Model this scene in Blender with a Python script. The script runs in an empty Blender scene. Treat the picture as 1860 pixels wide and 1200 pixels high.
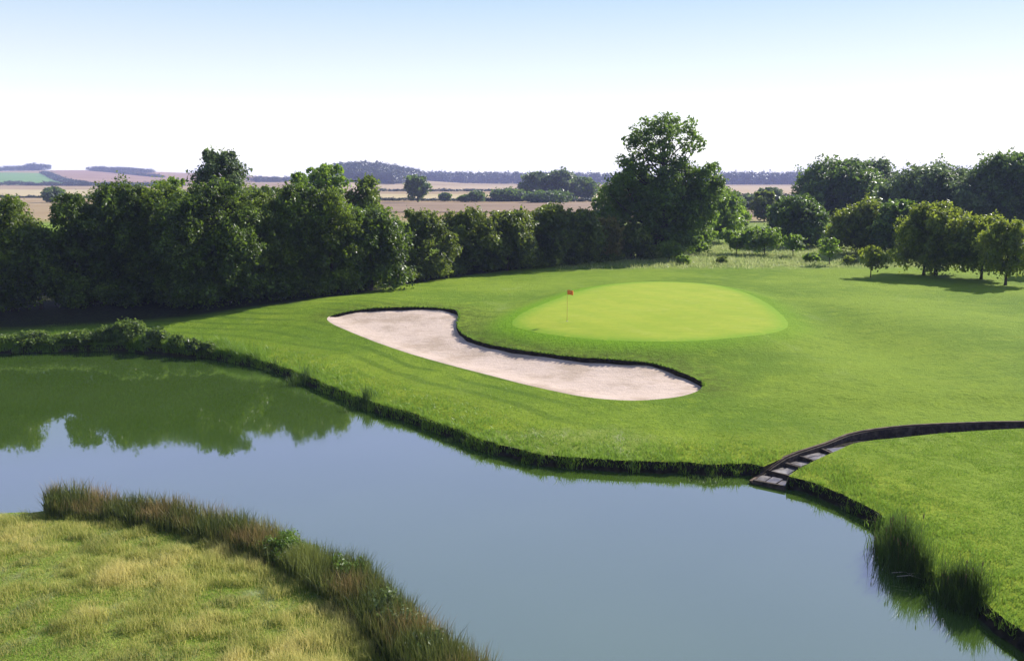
import bpy, math
import numpy as np
from mathutils import Vector
from mathutils.geometry import delaunay_2d_cdt

rng = np.random.default_rng(11)
S = bpy.context.scene
COL = S.collection
R = math.radians

# ------------------------------------------------------------------ camera
CZ, F = 12.0, 1700.0
PITCH = math.atan(275 / F)
cp, sp = math.cos(PITCH), math.sin(PITCH)
cam = bpy.data.cameras.new('camera'); co = bpy.data.objects.new('camera', cam); COL.objects.link(co)
cam.sensor_width = 36; cam.lens = F / 1860 * 36
cam.clip_start = 0.3; cam.clip_end = 14000
co.location = (0, 0, CZ); co.rotation_euler = (math.pi / 2 - PITCH, 0, 0)
S.camera = co

def ray(px, py):
    u = (np.asarray(px, float) - 930) / F; v = (600 - np.asarray(py, float)) / F
    return u, cp + v * sp, -sp + v * cp

def at_z(px, py, z):
    a, b, c = ray(px, py); t = (z - CZ) / c
    return np.stack([a * t, b * t], -1)

def hit(px, py, H):
    """where the sight line through a pixel of the photograph meets the ground"""
    a, b, c = ray(px, py)
    lo = np.full(np.shape(a), 8.0); hi = np.full(np.shape(a), 4000.0)
    t = lo.copy(); found = np.zeros(np.shape(a), bool); prev = lo.copy()
    for s in np.geomspace(8, 4000, 160):
        below = (CZ + c * s) < H(a * s, b * s)
        new = below & ~found
        lo[new] = prev[new]; hi[new] = s; found |= new
        prev[:] = s
    for _ in range(30):
        m = (lo + hi) / 2
        below = (CZ + c * m) < H(a * m, b * m)
        hi = np.where(below, m, hi); lo = np.where(below, lo, m)
    return np.stack([a * hi, b * hi], -1)

# ------------------------------------------------------------------ numeric helpers
def sstep(a, b, x):
    t = np.clip((x - a) / (b - a), 0, 1); return t * t * (3 - 2 * t)

def vnoise(x, y, seed=0):
    xi = np.floor(x).astype(np.int64); yi = np.floor(y).astype(np.int64)
    fx = x - xi; fy = y - yi; fx = fx * fx * (3 - 2 * fx); fy = fy * fy * (3 - 2 * fy)
    def h(i, j):
        n = (i * 374761393 + j * 668265263 + seed * 974634211) & 0xffffffff
        n = ((n ^ (n >> 13)) * 1274126177) & 0xffffffff
        return ((n ^ (n >> 16)) & 0xffff) / 65535.0
    return (h(xi, yi) * (1 - fx) + h(xi + 1, yi) * fx) * (1 - fy) + (h(xi, yi + 1) * (1 - fx) + h(xi + 1, yi + 1) * fx) * fy

def fbm(x, y, seed=0, o=3):
    v = 0; a = 0.5; tot = 0
    for k in range(o):
        v = v + a * vnoise(x * 2 ** k, y * 2 ** k, seed + k); tot += a; a *= .5
    return v / tot

def catmull(P, closed, step):
    P = np.asarray(P, float); n = len(P); out = []
    for i in range(n if closed else n - 1):
        if closed:
            p0, p1, p2, p3 = P[i - 1], P[i], P[(i + 1) % n], P[(i + 2) % n]
        else:
            p0, p1, p2, p3 = P[max(i - 1, 0)], P[i], P[i + 1], P[min(i + 2, n - 1)]
        m = max(2, int(np.linalg.norm(p2 - p1) / step))
        t = (np.arange(m) / m)[:, None]
        out.append(.5 * (2 * p1 + (p2 - p0) * t + (2 * p0 - 5 * p1 + 4 * p2 - p3) * t ** 2 + (3 * p1 - p0 - 3 * p2 + p3) * t ** 3))
    if not closed: out.append(P[-1:])
    return np.concatenate(out)

def segdist(x, y, A, B):
    x = np.ravel(x); y = np.ravel(y)
    best = np.full(len(x), 1e9); idx = np.zeros(len(x), int)
    d = B - A; L = np.maximum((d ** 2).sum(1), 1e-12)
    for s in range(0, len(x), 4000):
        px = x[s:s + 4000, None]; py = y[s:s + 4000, None]
        t = np.clip(((px - A[:, 0]) * d[:, 0] + (py - A[:, 1]) * d[:, 1]) / L, 0, 1)
        q = (px - A[:, 0] - t * d[:, 0]) ** 2 + (py - A[:, 1] - t * d[:, 1]) ** 2
        k = q.argmin(1); idx[s:s + 4000] = k; best[s:s + 4000] = np.sqrt(q[np.arange(len(k)), k])
    return best, idx

def inside(x, y, P):
    x = np.ravel(x); y = np.ravel(y); r = np.zeros(len(x), bool)
    n = len(P)
    for i in range(n):
        x1, y1 = P[i - 1]; x2, y2 = P[i]
        if y1 == y2: continue
        c = (y1 > y) != (y2 > y)
        r ^= c & (x < (x2 - x1) * (y - y1) / (y2 - y1) + x1)
    return r

def sdist(x, y, P):
    """signed distance to a closed outline, negative inside"""
    shp = np.shape(x)
    d, _ = segdist(x, y, P, np.roll(P, -1, 0))
    return np.where(inside(x, y, P), -d, d).reshape(shp)

def offset(P, d):
    T = np.roll(P, -1, 0) - np.roll(P, 1, 0); T /= np.linalg.norm(T, axis=1)[:, None]
    N = np.stack([T[:, 1], -T[:, 0]], 1)
    area = .5 * (P[:, 0] * np.roll(P[:, 1], -1) - np.roll(P[:, 0], -1) * P[:, 1]).sum()
    return P + N * d * (1 if area > 0 else -1)

class Lut:
    """a function of x, y kept on a grid and read back between its nodes"""
    def __init__(s, x0, x1, y0, y1, st, f):
        s.x0, s.y0, s.st = x0, y0, st
        gx, gy = np.meshgrid(np.arange(x0, x1 + st, st), np.arange(y0, y1 + st, st)); s.g = f(gx, gy); s.box = (x0, x1, y0, y1)
    def has(s, x, y): return (x > s.box[0]) & (x < s.box[1]) & (y > s.box[2]) & (y < s.box[3])
    def __call__(s, x, y, far=60.0):
        x = np.asarray(x, float); y = np.asarray(y, float); ok = s.has(x, y)
        u = np.clip((x - s.x0) / s.st, 0, s.g.shape[1] - 1.001); v = np.clip((y - s.y0) / s.st, 0, s.g.shape[0] - 1.001)
        i = u.astype(int); j = v.astype(int); u = u - i; v = v - j; g = s.g
        r = (g[j, i] * (1 - u) + g[j, i + 1] * u) * (1 - v) + (g[j + 1, i] * (1 - u) + g[j + 1, i + 1] * u) * v
        return np.where(ok, r, far)

# ------------------------------------------------------------------ object helpers
def tag(o, label, cat=None, group=None, kind=None):
    o['label'] = label
    if cat: o['category'] = cat
    if group: o['group'] = group
    if kind: o['kind'] = kind
    return o

def mesh_obj(name, V, faces, mats, parent=None, attrs=None, fmat=None, smooth=False, loc=None):
    """V: (n,3); faces: (m,3) or (m,4) int array, or list of such arrays"""
    if not isinstance(faces, (list, tuple)): faces = [faces]
    faces = [np.asarray(f, np.int32) for f in faces if len(f)]
    me = bpy.data.meshes.new(name)
    V = np.asarray(V, np.float32)
    me.vertices.add(len(V)); me.vertices.foreach_set('co', V.ravel())
    loops = np.concatenate([f.ravel() for f in faces])
    tot = np.concatenate([np.full(len(f), f.shape[1], np.int32) for f in faces])
    st = np.concatenate([[0], np.cumsum(tot)[:-1]]).astype(np.int32)
    me.loops.add(len(loops)); me.loops.foreach_set('vertex_index', loops)
    me.polygons.add(len(tot)); me.polygons.foreach_set('loop_start', st)
    me.polygons.foreach_set('loop_total', tot)
    if fmat is not None: me.polygons.foreach_set('material_index', np.asarray(fmat, np.int32))
    me.update(calc_edges=True)
    me.polygons.foreach_set('use_smooth', np.full(len(tot), bool(smooth)))
    for k, a in (attrs or {}).items():
        at = me.attributes.new(k, 'FLOAT', 'POINT'); at.data.foreach_set('value', np.asarray(a, np.float32))
    for m in (mats if isinstance(mats, (list, tuple)) else [mats]): me.materials.append(m)
    me.validate()
    o = bpy.data.objects.new(name, me); COL.objects.link(o)
    if parent: o.parent = parent
    if loc is not None: o.location = loc
    return o

def empty(name, loc):
    o = bpy.data.objects.new(name, None); COL.objects.link(o); o.location = loc
    o.empty_display_size = .3
    return o

class MB:
    def __init__(s): s.V = []; s.Q = []; s.n = 0
    def add(s, V, Q):
        s.V.append(np.asarray(V, float)); s.Q.append(np.asarray(Q, int) + s.n); s.n += len(V)
    def tube(s, P, rad, k=7):
        P = np.asarray(P, float); rad = np.asarray(rad, float); n = len(P)
        T = np.gradient(P, axis=0); T /= np.linalg.norm(T, axis=1)[:, None] + 1e-9
        ref = np.where(np.abs(T[:, 2:3]) > .9, [[1., 0, 0]], [[0, 0, 1.]])
        U = np.cross(T, ref); U /= np.linalg.norm(U, axis=1)[:, None]; W = np.cross(T, U)
        a = np.arange(k) / k * 2 * np.pi
        V = P[:, None] + rad[:, None, None] * (np.cos(a)[None, :, None] * U[:, None] + np.sin(a)[None, :, None] * W[:, None])
        i = np.arange(n - 1)[:, None] * k; j = np.arange(k)[None]; j2 = (j + 1) % k
        Q = np.stack([i + j, i + j2, i + k + j2, i + k + j], -1).reshape(-1, 4)
        V = V.reshape(-1, 3)
        base = len(V)
        V = np.concatenate([V, P[-1:], P[:1]])
        e = (n - 1) * k
        cap = [[e + q, e + (q + 1) % k, base, base] for q in range(k)]
        s.add(V, Q); s.tri_caps = None
        return s
    def box(s, c, h, rz=0, jit=0):
        c = np.asarray(c, float); h = np.asarray(h, float)
        V = np.array([[x, y, z] for z in (-1, 1) for y in (-1, 1) for x in (-1, 1)], float) * h
        if jit: V += rng.normal(0, jit, V.shape)
        cz, sz = math.cos(rz), math.sin(rz)
        V = np.stack([V[:, 0] * cz - V[:, 1] * sz, V[:, 0] * sz + V[:, 1] * cz, V[:, 2]], 1) + c
        s.add(V, [[0, 2, 3, 1], [4, 5, 7, 6], [0, 1, 5, 4], [2, 6, 7, 3], [0, 4, 6, 2], [1, 3, 7, 5]])
        return s
    def build(s, name, mat, parent=None, smooth=False, loc=None):
        return mesh_obj(name, np.concatenate(s.V), np.concatenate(s.Q), mat, parent, smooth=smooth, loc=loc)

# ------------------------------------------------------------------ materials
class NT:
    def __init__(s, name):
        s.m = bpy.data.materials.new(name); s.m.use_nodes = True; s.t = s.m.node_tree; s.t.nodes.clear()
        s.out = s.n('ShaderNodeOutputMaterial')
    def n(s, typ, **kw):
        o = s.t.nodes.new(typ)
        for k, v in kw.items(): setattr(o, k, v)
        return o
    def link(s, a, b): s.t.links.new(a, b)
    def put(s, sock, v):
        if isinstance(v, bpy.types.NodeSocket): s.link(v, sock)
        elif isinstance(v, (tuple, list)) and len(v) == 3 and sock.type == 'RGBA': sock.default_value = (*v, 1)
        else: sock.default_value = v
    def math(s, op, a, b=0.0, c=0.0, clamp=False):
        o = s.n('ShaderNodeMath', operation=op); o.use_clamp = clamp
        s.put(o.inputs[0], a); s.put(o.inputs[1], b); s.put(o.inputs[2], c); return o.outputs[0]
    def mix(s, f, a, b, blend='MIX'):
        o = s.n('ShaderNodeMix', data_type='RGBA', blend_type=blend); o.clamp_factor = True
        s.put(o.inputs[0], f); s.put(o.inputs[6], a); s.put(o.inputs[7], b); return o.outputs[2]
    def pos(s): return s.n('ShaderNodeNewGeometry').outputs['Position']
    def obj(s): return s.n('ShaderNodeTexCoord').outputs['Object']
    def scale(s, v, xyz):
        o = s.n('ShaderNodeMapping'); s.link(v, o.inputs[0]); o.inputs['Scale'].default_value = xyz; return o.outputs[0]
    def noise(s, v, sc, det=3, rough=.55, dist=0.0):
        o = s.n('ShaderNodeTexNoise'); s.link(v, o.inputs['Vector'])
        o.inputs['Scale'].default_value = sc; o.inputs['Detail'].default_value = det
        o.inputs['Roughness'].default_value = rough; o.inputs['Distortion'].default_value = dist
        return o.outputs[0]
    def rng(s, v, a, b, c=0.0, d=1.0):
        o = s.n('ShaderNodeMapRange'); o.interpolation_type = 'SMOOTHSTEP'; s.put(o.inputs[0], v)
        for i, q in enumerate((a, b, c, d)): o.inputs[1 + i].default_value = q
        return o.outputs[0]
    def attr(s, k): return s.n('ShaderNodeAttribute', attribute_name=k).outputs['Fac']
    def bump(s, h, strength, dist, normal=None):
        o = s.n('ShaderNodeBump'); s.link(h, o.inputs['Height'])
        o.inputs['Strength'].default_value = strength; o.inputs['Distance'].default_value = dist
        if normal is not None: s.link(normal, o.inputs['Normal'])
        return o.outputs[0]
    def bsdf(s, col, rough=.8, spec=.2, normal=None):
        o = s.n('ShaderNodeBsdfPrincipled'); s.put(o.inputs['Base Color'], col); s.put(o.inputs['Roughness'], rough)
        o.inputs['Specular IOR Level'].default_value = spec
        if normal is not None: s.link(normal, o.inputs['Normal'])
        return o.outputs[0]
    def done(s, sh): s.link(sh, s.out.inputs['Surface']); return s.m

def leaf_mat(name, dark, mid, light, trans=.3, spec=.27, clump=.5, rough=.42, tcol=None):
    """foliage: colour varies leaf by leaf and bough by bough"""
    t = NT(name)
    tint = t.attr('tint')
    nz = t.rng(t.noise(t.pos(), clump, 2), .3, .7)
    f = t.math('ADD', t.math('MULTIPLY', tint, .6), t.math('MULTIPLY', nz, .4))
    c = t.mix(t.rng(f, 0, .5), dark, mid); c = t.mix(t.rng(f, .5, 1), c, light)
    d = t.bsdf(c, rough, spec)
    tr = t.n('ShaderNodeBsdfTranslucent')
    t.link(t.mix(.6, c, tcol or tuple(min(1, q * 1.5) for q in light)), tr.inputs[0])
    mx = t.n('ShaderNodeMixShader'); mx.inputs[0].default_value = trans
    t.link(d, mx.inputs[1]); t.link(tr.outputs[0], mx.inputs[2])
    return t.done(mx.outputs[0])

def bark_mat(name, a, b):
    t = NT(name); p = t.scale(t.obj(), (6, 6, 1.2)); nz = t.noise(p, 2.5, 4)
    return t.done(t.bsdf(t.mix(t.rng(nz, .3, .7), a, b), .9, .1, t.bump(nz, .6, .05)))

def grass_ground():
    t = NT('mown_grass'); p = t.pos()
    dsh = t.attr('shore'); rough = t.attr('meadow'); fld = t.attr('field'); soil = t.attr('shaded_litter')
    big = t.noise(p, .07, 3); med = t.noise(p, .45, 4, .6); fine = t.noise(p, 3.2, 4, .7); tiny = t.noise(p, 14, 3, .7)
    c = t.mix(t.rng(big, .40, .60), (.112, .184, .014), (.170, .244, .021))
    c = t.mix(t.math('MULTIPLY', t.rng(med, .52, .75), .6), c, (.190, .250, .026))
    c = t.mix(t.math('MULTIPLY', t.rng(fine, .50, .74), .55), c, (.066, .118, .010))
    c = t.mix(t.math('MULTIPLY', t.rng(tiny, .52, .78), .35), c, (.205, .320, .040))
    mot = t.noise(p, .95, 4, .65)
    c = t.mix(t.math('MULTIPLY', t.rng(mot, .50, .72), .40), c, (.085, .138, .007))
    c = t.mix(t.math('MULTIPLY', t.rng(mot, .48, .32), .40), c, (.215, .290, .022))
    # mowing passes that follow the shore
    dd = t.math('ADD', dsh, t.math('MULTIPLY', t.noise(p, .12, 2), 2.4))
    st = t.math('SINE', t.math('MULTIPLY', dd, 3.6))
    stm = t.math('MULTIPLY', t.rng(st, .1, .95), t.rng(dsh, 24, 14))
    stm = t.math('MULTIPLY', stm, t.rng(t.noise(p, .22, 2), .30, .50))
    sxp = t.n('ShaderNodeSeparateXYZ'); t.link(p, sxp.inputs[0])
    stm = t.math('MULTIPLY', stm, t.rng(sxp.outputs[0], 7.0, 0.0, .12, 1.0))
    c = t.mix(t.math('MULTIPLY', stm, .62), c, (.066, .120, .012))
    # long slanting mower and cart tracks
    tr = t.noise(t.scale(p, (.16, 1.5, 1)), .55, 3, .6)
    c = t.mix(t.math('MULTIPLY', t.rng(tr, .54, .70), .25), c, (.075, .140, .014))
    # longer, yellower grass along the bank
    e = t.math('MULTIPLY', t.rng(dsh, 5.5, 1.2), t.rng(mot, .35, .55))
    c = t.mix(t.math('MULTIPLY', e, .8), c, (.215, .265, .020))
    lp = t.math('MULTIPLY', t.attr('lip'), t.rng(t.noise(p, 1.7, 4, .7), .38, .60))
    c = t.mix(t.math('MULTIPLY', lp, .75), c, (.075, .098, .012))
    # pale dry scuffs
    sc = t.rng(t.noise(t.scale(p, (1, .45, 1)), .30, 4, .65), .60, .78)
    c = t.mix(t.math('MULTIPLY', sc, .42), c, (.23, .29, .085))
    c = t.mix(t.attr('collar'), c, t.mix(t.rng(fine, .35, .7), (.150, .285, .008), (.115, .230, .008)))
    # unmown meadow
    m1 = t.noise(p, .33, 4, .65)
    mc = t.mix(t.rng(m1, .35, .65), (.11, .18, .018), (.20, .25, .045))
    mc = t.mix(t.math('MULTIPLY', t.rng(t.noise(t.scale(p, (1, .4, 1)), 1.1, 4, .7), .50, .72), .7), mc, (.31, .31, .19))
    c = t.mix(rough, c, mc)
    # stubble
    s1 = t.noise(t.scale(p, (.3, 1, 1)), .02, 4, .6)
    fc = t.mix(t.rng(s1, .35, .65), (.27, .19, .10), (.33, .25, .14))
    c = t.mix(fld, c, fc)
    c = t.mix(soil, c, t.mix(t.rng(fine, .35, .65), (.018, .020, .010), (.035, .040, .014)))  # litter under the row, with tree shade put into its dark colour
    h = t.math('ADD', t.math('MULTIPLY', fine, 1.0), t.math('MULTIPLY', tiny, .5))
    return t.done(t.bsdf(c, .9, .04, t.bump(h, .9, .16)))

M = {}
M['grass'] = grass_ground()
t = NT('bank_soil'); nz = t.noise(t.pos(), 5, 4)
M['soil'] = t.done(t.bsdf(t.mix(t.rng(nz, .35, .7), (.010, .009, .006), (.032, .026, .016)), .95, .05, t.bump(nz, .8, .06)))
t = NT('pond_bed'); M['bed'] = t.done(t.bsdf((.02, .03, .012), .9, .1))

t = NT('putting_turf'); p = t.pos()
b1 = t.noise(p, .16, 3); b2 = t.noise(p, 1.3, 4, .6); b3 = t.noise(t.scale(p, (.5, 2.2, 1)), .8, 3)
c = t.mix(t.rng(b1, .35, .65), (.222, .280, .022), (.258, .302, .028))
c = t.mix(t.math('MULTIPLY', t.rng(b2, .48, .72), .45), c, (.170, .250, .016))
c = t.mix(t.math('MULTIPLY', t.rng(b3, .5, .72), .35), c, (.315, .375, .035))
sep = t.n('ShaderNodeSeparateXYZ'); t.link(t.scale(p, (1.7, 1.1, 1)), sep.inputs[0])
band = t.n('ShaderNodeMath', operation='SINE'); t.link(t.math('ADD', t.math('ADD', sep.outputs[0], sep.outputs[1]), t.math('MULTIPLY', b1, 1.2)), band.inputs[0])
c = t.mix(t.math('MULTIPLY', t.rng(band.outputs[0], -.6, .6), .20), c, (.175, .270, .015))
wear = t.noise(p, .55, 4, .7)
c = t.mix(t.math('MULTIPLY', t.rng(wear, .55, .75), .35), c, (.300, .330, .075))
c = t.mix(t.math('MULTIPLY', t.attr('rim'), t.rng(t.noise(p, 2.2, 3, .7), .2, .55)), c, (.140, .255, .012))
M['green'] = t.done(t.bsdf(c, .9, .05, t.bump(t.noise(p, 9, 3), .25, .03)))
t = NT('fringe_turf'); p = t.pos()
c = t.mix(t.rng(t.noise(p, .3, 3), .35, .65), (.120, .262, .014), (.155, .300, .018))
c = t.mix(t.math('MULTIPLY', t.rng(t.noise(p, 2.5, 4, .65), .5, .75), .5), c, (.085, .19, .011))
M['fringe'] = t.done(t.bsdf(c, .85, .12, t.bump(t.noise(p, 7, 3), .4, .05)))

t = NT('bunker_sand'); p = t.pos()
s1 = t.noise(p, .35, 4, .6); s2 = t.noise(p, 2.4, 4, .7); s3 = t.noise(p, 11, 3, .7)
c = t.mix(t.rng(s1, .42, .66), (.50, .395, .315), (.375, .29, .215))
c = t.mix(t.math('MULTIPLY', t.rng(s2, .52, .75), .4), c, (.57, .47, .415))
s4 = t.noise(t.scale(p, (.8, 2.2, 1)), 1.1, 4, .65)
c = t.mix(t.math('MULTIPLY', t.rng(s4, .5, .72), .35), c, (.36, .275, .205))
h = t.math('ADD', t.math('ADD', s2, s4), t.math('MULTIPLY', s3, .5))
M['sand'] = t.done(t.bsdf(c, .95, .05, t.bump(h, .55, .10)))

t = NT('pond_water'); p = t.pos()
n1 = t.noise(t.scale(p, (1, .5, 1)), 1.6, 2, .5); n2 = t.noise(p, .12, 2)
wc = t.mix(t.rng(n2, .35, .65), (.038, .070, .010), (.043, .076, .013))
b = t.n('ShaderNodeBsdfPrincipled'); t.put(b.inputs['Base Color'], wc)
ruf = t.noise(t.scale(p, (.5, 1.6, 1)), .10, 3, .6); t.link(t.rng(ruf, .45, .68, .03, .045), b.inputs['Roughness']); b.inputs['IOR'].default_value = 2.0
t.link(t.bump(n1, .05, .02), b.inputs['Normal'])
M['water'] = t.done(b.outputs[0])

M['row'] = leaf_mat('hedgerow_leaves', (.011, .024, .003), (.048, .084, .008), (.150, .225, .022), .42)
M['rowb'] = leaf_mat('lighter_hedgerow_leaves', (.014, .028, .003), (.062, .102, .009), (.195, .265, .024), .45)
M['oak'] = leaf_mat('oak_leaves', (.020, .040, .008), (.056, .102, .014), (.140, .220, .030), .42)
M['tall'] = leaf_mat('tall_tree_leaves', (.026, .054, .009), (.070, .128, .016), (.165, .250, .030), .48)
M['light'] = leaf_mat('light_green_leaves', (.055, .105, .010), (.120, .200, .016), (.210, .310, .030), .48)
M['olive'] = leaf_mat('olive_leaves', (.015, .029, .004), (.064, .098, .011), (.185, .232, .028), .43)
M['autumn'] = leaf_mat('yellowing_leaves', (.026, .050, .007), (.105, .155, .014), (.270, .320, .030), .46)
M['rust'] = leaf_mat('reddish_leaves', (.045, .062, .012), (.120, .135, .024), (.270, .210, .050), .46)
M['blue'] = leaf_mat('willow_leaves', (.032, .056, .020), (.078, .120, .038), (.160, .220, .070), .40)
M['wood'] = leaf_mat('far_wood_leaves', (.022, .038, .018), (.034, .055, .026), (.050, .075, .036), .15, clump=.04)
M['scrub'] = leaf_mat('bank_scrub_leaves', (.022, .045, .008), (.075, .125, .018), (.200, .280, .050), .46, clump=.8)
M['bark'] = bark_mat('bark', (.030, .024, .017), (.075, .060, .044))
M['reedg'] = leaf_mat('reed_blades', (.014, .030, .007), (.046, .088, .014), (.120, .190, .032), .32, clump=.9)

# ------------------------------------------------------------------ outlines
far_px = [(-420, 637), (-250, 640), (-120, 645), (0, 643), (100, 640), (200, 638), (300, 646), (383, 652), (450, 664), (500, 677), (567, 703), (640, 736), (740, 768),
          (800, 788), (900, 828), (960, 842), (1040, 854), (1160, 858), (1240, 860), (1296, 866), (1352, 864), (1360, 866), (1420, 879), (1432, 888),
          (1480, 904), (1520, 920), (1580, 950), (1598, 985), (1640, 1032), (1700, 1075), (1760, 1104), (1800, 1140), (1860, 1184), (1925, 1240)]
near_px = [(900, 1330), (845, 1250), (800, 1205), (752, 1160), (690, 1105), (620, 1060), (560, 1028), (480, 1000), (400, 975), (300, 955), (200, 943), (110, 938), (60, 948), (0, 952), (-120, 955), (-300, 950), (-600, 935)]
A = at_z(*np.array(far_px, float).T, 0.0); Bn = at_z(*np.array(near_px, float).T, 0.0)
tailr = np.array([(14.5, 12.0), (15.0, 5.0), (12.0, -4.0), (5.0, -5.5), (0.8, 2.0), (-1.0, 9.0)])
taill = np.array([(-40, 24.5), (-55, 27), (-66, 36), (-66, 50), (-60, 60)])
POND = catmull(np.concatenate([A, tailr, Bn, taill]), True, .35)
nz_ = np.stack([fbm(POND[:, 0] * .9, POND[:, 1] * .9, 3) - .5, fbm(POND[:, 0] * .9, POND[:, 1] * .9, 9) - .5], 1)
POND = POND + nz_ * .55

bunk_lo = [(594, 578), (604, 588), (640, 604), (720, 634), (800, 658), (900, 684), (980, 704), (1060, 720), (1140, 727), (1220, 722), (1262, 712)]
bunk_up = [(1277, 700), (1272, 692), (1240, 678), (1200, 664), (1160, 657), (1040, 648), (960, 638), (900, 628), (860, 617), (838, 604), (830, 588), (834, 576),
           (828, 564), (800, 560), (760, 558), (680, 560), (640, 565), (608, 572)]
green_px = [(931, 590), (936, 578), (958, 564), (1005, 545), (1060, 526), (1120, 515), (1200, 511), (1280, 515), (1340, 527), (1385, 546), (1415, 567), (1431, 586),
            (1424, 598), (1390, 607), (1320, 615), (1250, 620), (1150, 620), (1060, 615), (990, 606), (950, 598)]
ditch_up = [(1364, 858), (1376, 851), (1414, 835), (1452, 819), (1500, 804), (1552, 785), (1640, 773), (1760, 767), (1860, 765), (2000, 766), (2250, 770), (3100, 780)]
ditch_lo = [(3100, 794), (2250, 785), (2000, 780), (1860, 778), (1720, 786), (1640, 794), (1560, 803), (1520, 818), (1480, 836), (1440, 858), (1426, 874)]

DP = Lut(-80, 90, -20, 130, .4, lambda x, y: sdist(x, y, POND))
DG = None
GREEN = None
def Hbase(x, y):
    x = np.asarray(x, float); y = np.asarray(y, float)
    shp = x.shape
    d = np.where((x > 90) | (x < -80) | (y > 130), 60.0, DP(x, y))
    z = .44 + 1.03 * sstep(0, 20, d) * np.where(y < 45, .8, 1) + .12 * sstep(0, 2.5, d)
    z = z + .55 * np.exp(-((x - 11) / 17) ** 2 - ((y - 80) / 22) ** 2)
    z = z + .35 * (fbm(x / 17 + 4, y / 17, 21, 2) - .5) * sstep(3, 12, d)
    # swale and swell on the right of the green
    z = z + .55 * np.exp(-((x - 30) / 7) ** 2 - ((y - 66) / 11) ** 2) - .35 * np.exp(-((x - 22.5) / 3.5) ** 2 - ((y - 60) / 12) ** 2)
    z = z + .40 * np.exp(-((x + 12) / 8) ** 2 - ((y - 78) / 6) ** 2)
    if GREEN is not None:
        z = z + .55 * sstep(4.2, -.5, DG(x, y, 50.0))
    # far country
    w = sstep(110, 200, y)
    z = z * (1 - w) + w * (1.6 + .5 * (fbm(x / 60, y / 60, 5, 2) - .5))
    z = z + 31 * np.exp(-((x + 1050) / 520) ** 2 - ((y - 2350) / 800) ** 2)
    z = z + 19 * np.exp(-((x + 240) / 88) ** 2 - ((y - 1520) / 200) ** 2)
    z = z + 9 * np.exp(-((x + 60) / 330) ** 2 - ((y - 2300) / 400) ** 2)
    return z

def px_poly(pts): return np.array(pts, float)
for it in range(4):
    GREEN_NEW = catmull(hit(*px_poly(green_px).T, Hbase), True, .6)
    GREEN = GREEN_NEW
    DG = Lut(-20, 45, 40, 115, .4, lambda x, y: sdist(x, y, GREEN))
blo = hit(*px_poly(bunk_lo).T, Hbase); bup = hit(*px_poly(bunk_up).T, Hbase)
BUNK = catmull(np.concatenate([blo, bup]), True, .3)
BLO = catmull(blo, False, .3); BUP = catmull(bup, False, .3)
dup_ = hit(*px_poly(ditch_up).T, Hbase); dlo_ = hit(*px_poly(ditch_lo).T, Hbase)
DUP = catmull(dup_, False, .4); DLO = catmull(dlo_, False, .4)
DITCH = np.concatenate([DUP, DLO])
FRINGE = offset(GREEN, 2.6)
DMID = catmull((dup_ + catmull(dlo_[::-1], False, .2)[np.linspace(0, len(catmull(dlo_[::-1], False, .2)) - 1, len(dup_)).astype(int)]) / 2, False, .25)
cl = np.concatenate([[0], np.cumsum(np.linalg.norm(np.diff(DMID, axis=0), axis=1))])
MOUTH = DMID[0]

def along_ditch(x, y):
    shp = np.shape(x); _, i = segdist(x, y, DMID[:-1], DMID[1:]); return cl[i].reshape(shp)

def ditch_bed(s): return .04 + .42 * sstep(.2, 5.8, s) - .20 * sstep(6.6, 10, s)

def H(x, y):
    """the finished ground, with pond, bunker and ditch cut in"""
    x = np.asarray(x, float); y = np.asarray(y, float)
    z = Hbase(x, y)
    near = (np.abs(x) < 110) & (y < 120)
    if near.any():
        xn, yn = x[near], y[near]; zn = z[near]
        b = sdist(xn, yn, BUNK)
        dl, _ = segdist(xn, yn, BLO[:-1], BLO[1:]); du, _ = segdist(xn, yn, BUP[:-1], BUP[1:])
        w = dl / (dl + du + 1e-6)
        cut = (.17 * w + .05) * (.6 + .8 * vnoise(xn * .9, yn * .9, 33)) * sstep(0, .07, -b) + .12 * sstep(0, 1.5, -b) * (1 - w)
        zn = np.where(b < 0, zn - cut * sstep(0, 1.2, dl), zn + .04 * np.exp(-(b / .5) ** 2) * sstep(0, 1.5, dl))
        dd = sdist(xn, yn, DITCH)
        s = along_ditch(xn, yn)
        zn = np.where(dd < 0, zn + (ditch_bed(s) - zn) * sstep(0, .10, -dd), zn)
        d = sdist(xn, yn, POND)
        bank = np.where(d < 0, -.9 * sstep(0, .8, -d) - .08, zn * np.clip(.12 + d / .22, 0, 1))
        zn = np.where((d < .22) & ~((dd < 0) & (d > 0)), bank, zn)
        z = z.copy(); z[near] = zn
    return z

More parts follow.
